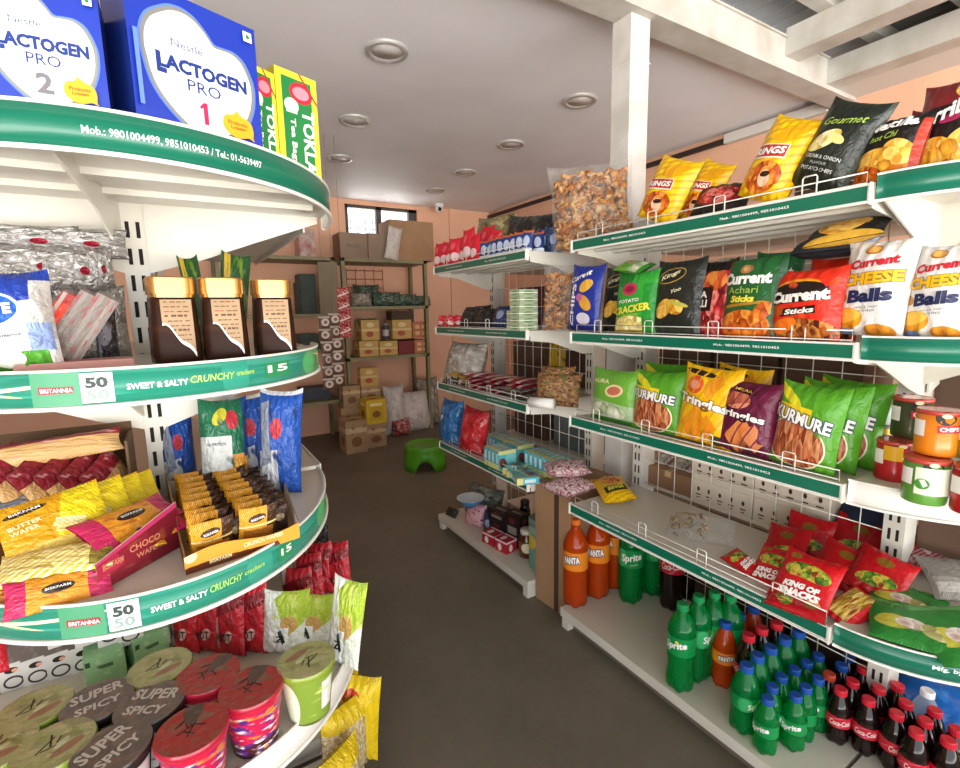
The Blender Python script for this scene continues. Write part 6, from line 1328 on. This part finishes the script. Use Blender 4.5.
BY('bluesnack', 240, 280, 396, 1.13, zt, .06, 5, -4, -10, 'blue snack bag between the green bag and the outermost blue bag', 'snack bag', 'blue snack bags', 'snack_bag')
BY('bluesnack', 258, 302, 392, 1.045, zt, .06, 3, 4, -28, 'blue snack bag with white top seal, outermost on the aisle side', 'snack bag', 'blue snack bags', 'snack_bag')
# ---- fourth shelf: cup noodles and packs
zt = LZ[0]
CUP = {'red': ('#b81f3c', ART('red_cup_print', '#c81f4a', [('r', .5, .1, .5, .16, 0, '#4a1c1c'), ('n', 9, .56, '#5a2a86'), ('n', 12, .62, '#f0e6ea'), ('n', 7, .64, '#e89a2a'), ('r', .5, .95, .5, .08, 0, '#d0203a')], .35, .3, 0), ART('red_lid_print', '#a83a34', [('n', 3, .58, '#8a5d4a'), ('r', .5, .5, .17, .015, 25, '#241614'), ('r', .45, .56, .14, .013, -15, '#241614'), ('r', .58, .48, .014, .12, 20, '#241614'), ('r', .42, .46, .013, .1, 10, '#241614'), ('r', .5, .6, .08, .012, 60, '#241614'), ('e', .5, .72, .12, .025, 0, '#3a2620'), ('e', .78, .78, .3, .14, 40, '#5d4a40')], .3, .5, .3, 5)),
       'green': ('#879d34', ART('green_cup_print', '#7f9a38', [('e', .78, .5, .08, .4, 0, '#e2e6cc'), ('e', .05, .4, .08, .5, 0, '#dfe4c8'), ('r', .93, .55, .05, .3, 0, '#e6e8e0'), ('r', .93, .68, .04, .08, 0, '#3a3d34'), ('e', .55, .5, .08, .4, 0, '#e2e6cc'), ('r', .33, .5, .05, .3, 0, '#e6e8e0'), ('r', .7, .12, .3, .14, 0, '#a8906a'), ('n', 5, .64, '#c9d67a')], .35, .3, 0), ART('olive_lid_print', '#aeae78', [('n', 3, .56, '#98985f'), ('n', 5, .6, '#bfb386'), ('r', .42, .58, .16, .013, 30, '#2a2a1c'), ('r', .5, .62, .014, .13, -20, '#2a2a1c'), ('r', .44, .48, .1, .012, -10, '#2a2a1c'), ('r', .58, .56, .07, .012, 50, '#2a2a1c'), ('e', .58, .45, .12, .05, 30, '#c9cba0'), ('e', .6, .3, .22, .08, 10, '#a0785a')], .3, .5, .3, 5)),
       'black': ('#24211f', ART('black_cup_print', '#24211f', [('r', .8, .5, .05, .35, 0, '#cfcac4'), ('n', 5, .62, '#3d3835')], .35, .3, 0), ART('taupe_lid_print', '#6b5f57', [('n', 3, .52, '#7d6c60'), ('n', 6, .64, '#8a5a4a')], .3, .5, .3, 5))}
foil = M('lid_rim_foil', '#bfb9ad', .3, .5); _cup = {}
def cup(kind, px, py, rot, label, h=.10, r=.0475):
    P = atz(px, py, zt+h); P = (P.x, P.y, zt+.0005)
    if kind in _cup: o = dup(_cup[kind], P, math.radians(rot), label); return o
    rimc, body, lid = CUP[kind]; t = empty('cup_noodles', label, 'cup noodles', P, math.radians(rot), kind+' noodle cups'); b = MB()
    b.lathe([(r*.70, .004), (r*.72, 0), (r*.74, .008), (r*.95, h-.012), (r*.97, h-.006)], 36); b.build('cup', body, t)
    rim = M('rim_'+kind, rimc, .3, coat=.4); b = MB(); b.lathe([(r*.95, h-.012), (r*1.02, h-.010), (r*1.03, h-.004), (r*1.0, h-.001)], 36, cap=False); b.build('rim', rim, t)
    b = MB(); b.lathe([(r*1.0, h-.002), (r*1.0, h)], 36); mats = [lid]
    if kind == 'black':
        mats.append(M('lid_letter', '#cfc6bd', .4)); b.mapped(fit(TXT('SUPER', .03), 0, .018, .068, .022), lambda x, y: (x, y, h+.0006), 1); b.mapped(fit(TXT('SPICY', .03), 0, -.014, .058, .017), lambda x, y: (x, y, h+.0006), 1)
    b.build('lid', mats, t); _cup[kind] = t; return t
cup('green', 160, 666, 10, 'noodle cup with olive lid in the rear row beside the green packs'); cup('green', 34, 708, 20, 'noodle cup with olive lid at the left below the grey packs'); cup('green', 54, 745, 25, 'noodle cup with olive lid, lower left, in front of the other olive one')
cup('green', -6, 748, 0, 'noodle cup with olive lid cut by the left picture edge'); cup('green', 306, 659, 190, 'green noodle cup standing alone at the shelf rim, far right')
cup('black', 98, 700, 8, 'black noodle cup with spicy lid behind two others, left of the pair'); cup('black', 150, 703, -28, 'black noodle cup with spicy lid beside the red cups'); cup('black', 112, 748, 38, 'black noodle cup with spicy lid, foremost')
cup('red', 208, 673, 0, 'red noodle cup in the rear row under the red packs'); cup('red', 251, 686, 20, 'red noodle cup on the right, printed with purple and white figures'); cup('red', 192, 728, 40, 'red noodle cup foremost, next to the black cups')
# boxed packs in a slanting row
DES['o'] = (None, [])
ow_ = ART('white_ring_pack_front', '#d6d4cf', [('e', .5, .33, .36, .22, 0, '#3a3634'), ('e', .5, .33, .28, .15, 0, '#d9d7d2'), ('e', .5, .76, .24, .10, 0, '#2a2422'), ('e', .62, .74, .12, .06, 0, '#e2a58a')], .4, .3, 0); og = ART('grey_pack_top', '#9b9792', [('n', 3, .55, '#b3afa9'), ('r', .5, .5, .5, .03, 0, '#7d7974')], .4, .3, 0)
G = 'white packs with black rings'; n0 = None
for k in range(6):
    px = (-14, 12, 36, 59, 82, 104)[k]; P = atz(px, (694, 688, 682, 676, 670, 664)[k], zt); lab = 'white pack with black ring, %s from the left in the lower slanting row' % ORD[k]
    if n0 is None: n0 = carton('ring_pack', .040, .11, .064, ow_, og, og); o = n0
    else: o = n0.copy(); COL.objects.link(o)
    put(o, (P.x, P.y+.05, zt+.004), 6, lab, 'small pack', G, 10)
for k in range(4):
    px = (60, 86, 108, 128)[k]; o = n0.copy(); COL.objects.link(o); P = aty(px, 622, 1.14); put(o, (P.x, P.y+.02, P.z-.02), 6, 'white pack with black ring, %s from the left in the upper row by the post' % ORD[k], 'small pack', G, 10)
DES['redlying'] = (ART('red_noodle_pack', '#b8202d', [('n', 3, .56, '#941822'), ('r', .10, .55, .16, .45, 8, '#aaa39d'), ('r', .5, .72, .5, .10, 12, '#7c121c'), ('e', .62, .3, .14, .08, 20, '#e0b8b0')], .2, .6, .4), [('HOT', .5, .3, .5, .12, tk, .02, 0, 0)])
P = aty(6, 648, 1.02); bag_at('redlying', (P.x-.05, P.y, P.z-.04), .10, .09, .03, 20, 0, 0, 'red noodle pack at the left picture edge behind the ringed packs', 'noodle pack', None, 'noodle_pack')
gpk = ART('pale_green_box', '#8fbf8a', [('r', .5, .62, .2, .06, 0, '#4a6a48'), ('n', 4, .6, '#a9d0a0'), ('r', .1, .8, .06, .08, 0, '#2f4a34')], .4, .3, 0)
for k, (px, py, l) in enumerate(((106, 684, 'pale green box in front of the ringed packs'), (142, 668, 'pale green box beside the slotted post'))):
    P = atz(px, py, zt); put(carton('green_box', .062, .09, .07, gpk, gpk, gpk), (P.x, P.y+.045, zt+.004), (4, 24)[k], l, 'small box', 'pale green small boxes', 8)
DES['gw'] = (ART('green_white_noodle_pack', '#dfe4da', [('r', .75, .8, .4, .34, 30, '#a8c23a'), ('n', 5, .62, '#c9d36a'), ('e', .6, .5, .2, .14, 0, '#c9a05a'), ('r', .3, .25, .3, .2, 0, '#eef0ee'), ('r', .45, .3, .04, .12, 30, '#2a4a34')], .22, .5, .6), [('Z', .42, .28, .2, .1, tk, .02, 0, 0)])
G = 'red noodle packs'
RP = [(186, 652, 590), (209, 652, 590), (231, 655, 592), (253, 652, 590)]
for k, (px, pb, pt) in enumerate(RP):
    P = atz(px, pb, zt); o = bag_at('redlying', (P.x, P.y, zt+.001), .075, height(P, pt)*1.02, .036, 10, -4, -48, 'red noodle pack standing behind the red cups, %s from the slotted post' % ORD[k], 'noodle pack', G, 'noodle_pack')
for k, (px, pt, Y, X) in enumerate(((280, 560, 1.08, .18), (300, 562, 1.14, .215), (318, 556, 1.18, .25), (338, 552, 1.16, .285))):
    z = zt; o = bag_at('redlying', (X-.01, Y, zt+.001), .08, .125, .036, 8, -6, -42, 'red noodle pack on the aisle side, %s behind the green and white packs' % ORD[k], 'noodle pack', G, 'noodle_pack')
G = 'green and white noodle packs'
for k, (px, py, pt, l) in enumerate(((284, 652, 596, 'green and white noodle pack left of the pair behind the lone green cup'), (310, 645, 598, 'green and white noodle pack right of the pair behind the lone green cup'), (342, 665, 585, 'green and white noodle pack at the outer shelf rim'))):
    P = atz(px, py, zt); bag_at('gw', (P.x, P.y, zt+.001), (.09, .085, .075)[k], height(P, pt), .035, 8, 6, (-20, -30, -50)[k], l, 'noodle pack', G, 'noodle_pack')
DES['blackn'] = (ART('black_noodle_pack', '#24211f', [('n', 5, .58, '#5d5652'), ('r', .2, .5, .12, .5, 0, '#a9a49e')], .24, .5, .5), [])
for k, (X, Y) in enumerate(((.24, 1.27), (.25, 1.33))): bag_at('blackn', (X, Y, ZS[0]), .09, .15, .04, 6, 0, -50, ('near', 'far')[k]+' black noodle pack behind the red ones on the aisle side', 'noodle pack', 'black noodle packs', 'noodle_pack')
# ---- base: pasta bags at the rim
zt = ZBASE
DES['pasta'] = (ART('clear_pasta_bag', '#d8c49a', [('n', 14, .52, '#b59a6a'), ('n', 20, .6, '#efe3c4'), ('r', .5, .9, .5, .12, 0, '#e2c21f')], .15, .7, .5, 14), [])
DES['ypasta'] = (ART('yellow_pasta_bag', '#e6c51c', [('r', .3, .4, .26, .3, 0, ('food', 20, .5, ['#b5985a', '#e3cf98', '#f0e3ba'])), ('e', .4, .82, .2, .08, 0, '#c4321f'), ('n', 4, .64, '#c9a914')], .2, .6, .5), [])
for k, (x, y, a, w_, rz, l) in enumerate(((.20, .98, 'pasta', .14, 30, 'clear pasta bag with yellow top standing on the base shelf, foremost'), (.245, 1.08, 'pasta', .13, 20, 'clear pasta bag with yellow top on the base shelf, second'), (.285, 1.13, 'ypasta', .12, -40, 'bright yellow pasta bag outermost on the base shelf'), (.285, 1.30, 'ypasta', .12, -40, 'bright yellow pasta bag behind the outermost one on the base shelf'))):
    bag_at(a, (x, y, zt+.001), w_, (.17, .19, .22, .26)[k], .07, 4, 4, rz, l, 'pasta bag', 'pasta bags', 'pasta_bag')
# ------------------------------------------------------------------ light: a bright day through the open shop front and the back window
wd = bpy.data.worlds.new('sky'); SC.world = wd; wd.use_nodes = True
nt = wd.node_tree; bg = nt.nodes['Background']; bg.inputs[1].default_value = 1.0
tc = nt.nodes.new('ShaderNodeTexCoord'); sp = nt.nodes.new('ShaderNodeSeparateXYZ'); nt.links.new(tc.outputs['Generated'], sp.inputs[0])
cr = nt.nodes.new('ShaderNodeValToRGB'); e = cr.color_ramp.elements; e[0].position = .47; e[1].position = .53      # sunlit street below the horizon, hazy sky above
mr = nt.nodes.new('ShaderNodeMapRange'); mr.inputs[1].default_value = -1; mr.inputs[2].default_value = 1; nt.links.new(sp.outputs[2], mr.inputs[0]); nt.links.new(mr.outputs[0], cr.inputs[0])
e[0].color = (10.5, 10.1, 9.6, 1); e[1].color = (2.9, 3.05, 3.2, 1); nt.links.new(cr.outputs[0], bg.inputs[0])
pl = bpy.data.lights.new('shopfront_daylight', 'AREA'); pl.shape = 'RECTANGLE'; pl.size = XR-XL-.1; pl.size_y = 2.6; pl.cycles.is_portal = True
po = bpy.data.objects.new('shopfront_daylight', pl); COL.objects.link(po); po.location = ((XL+XR)/2, YF+.02, 1.32); po.rotation_euler = (math.radians(90), 0, 0)
SC.view_settings.exposure = 0.02
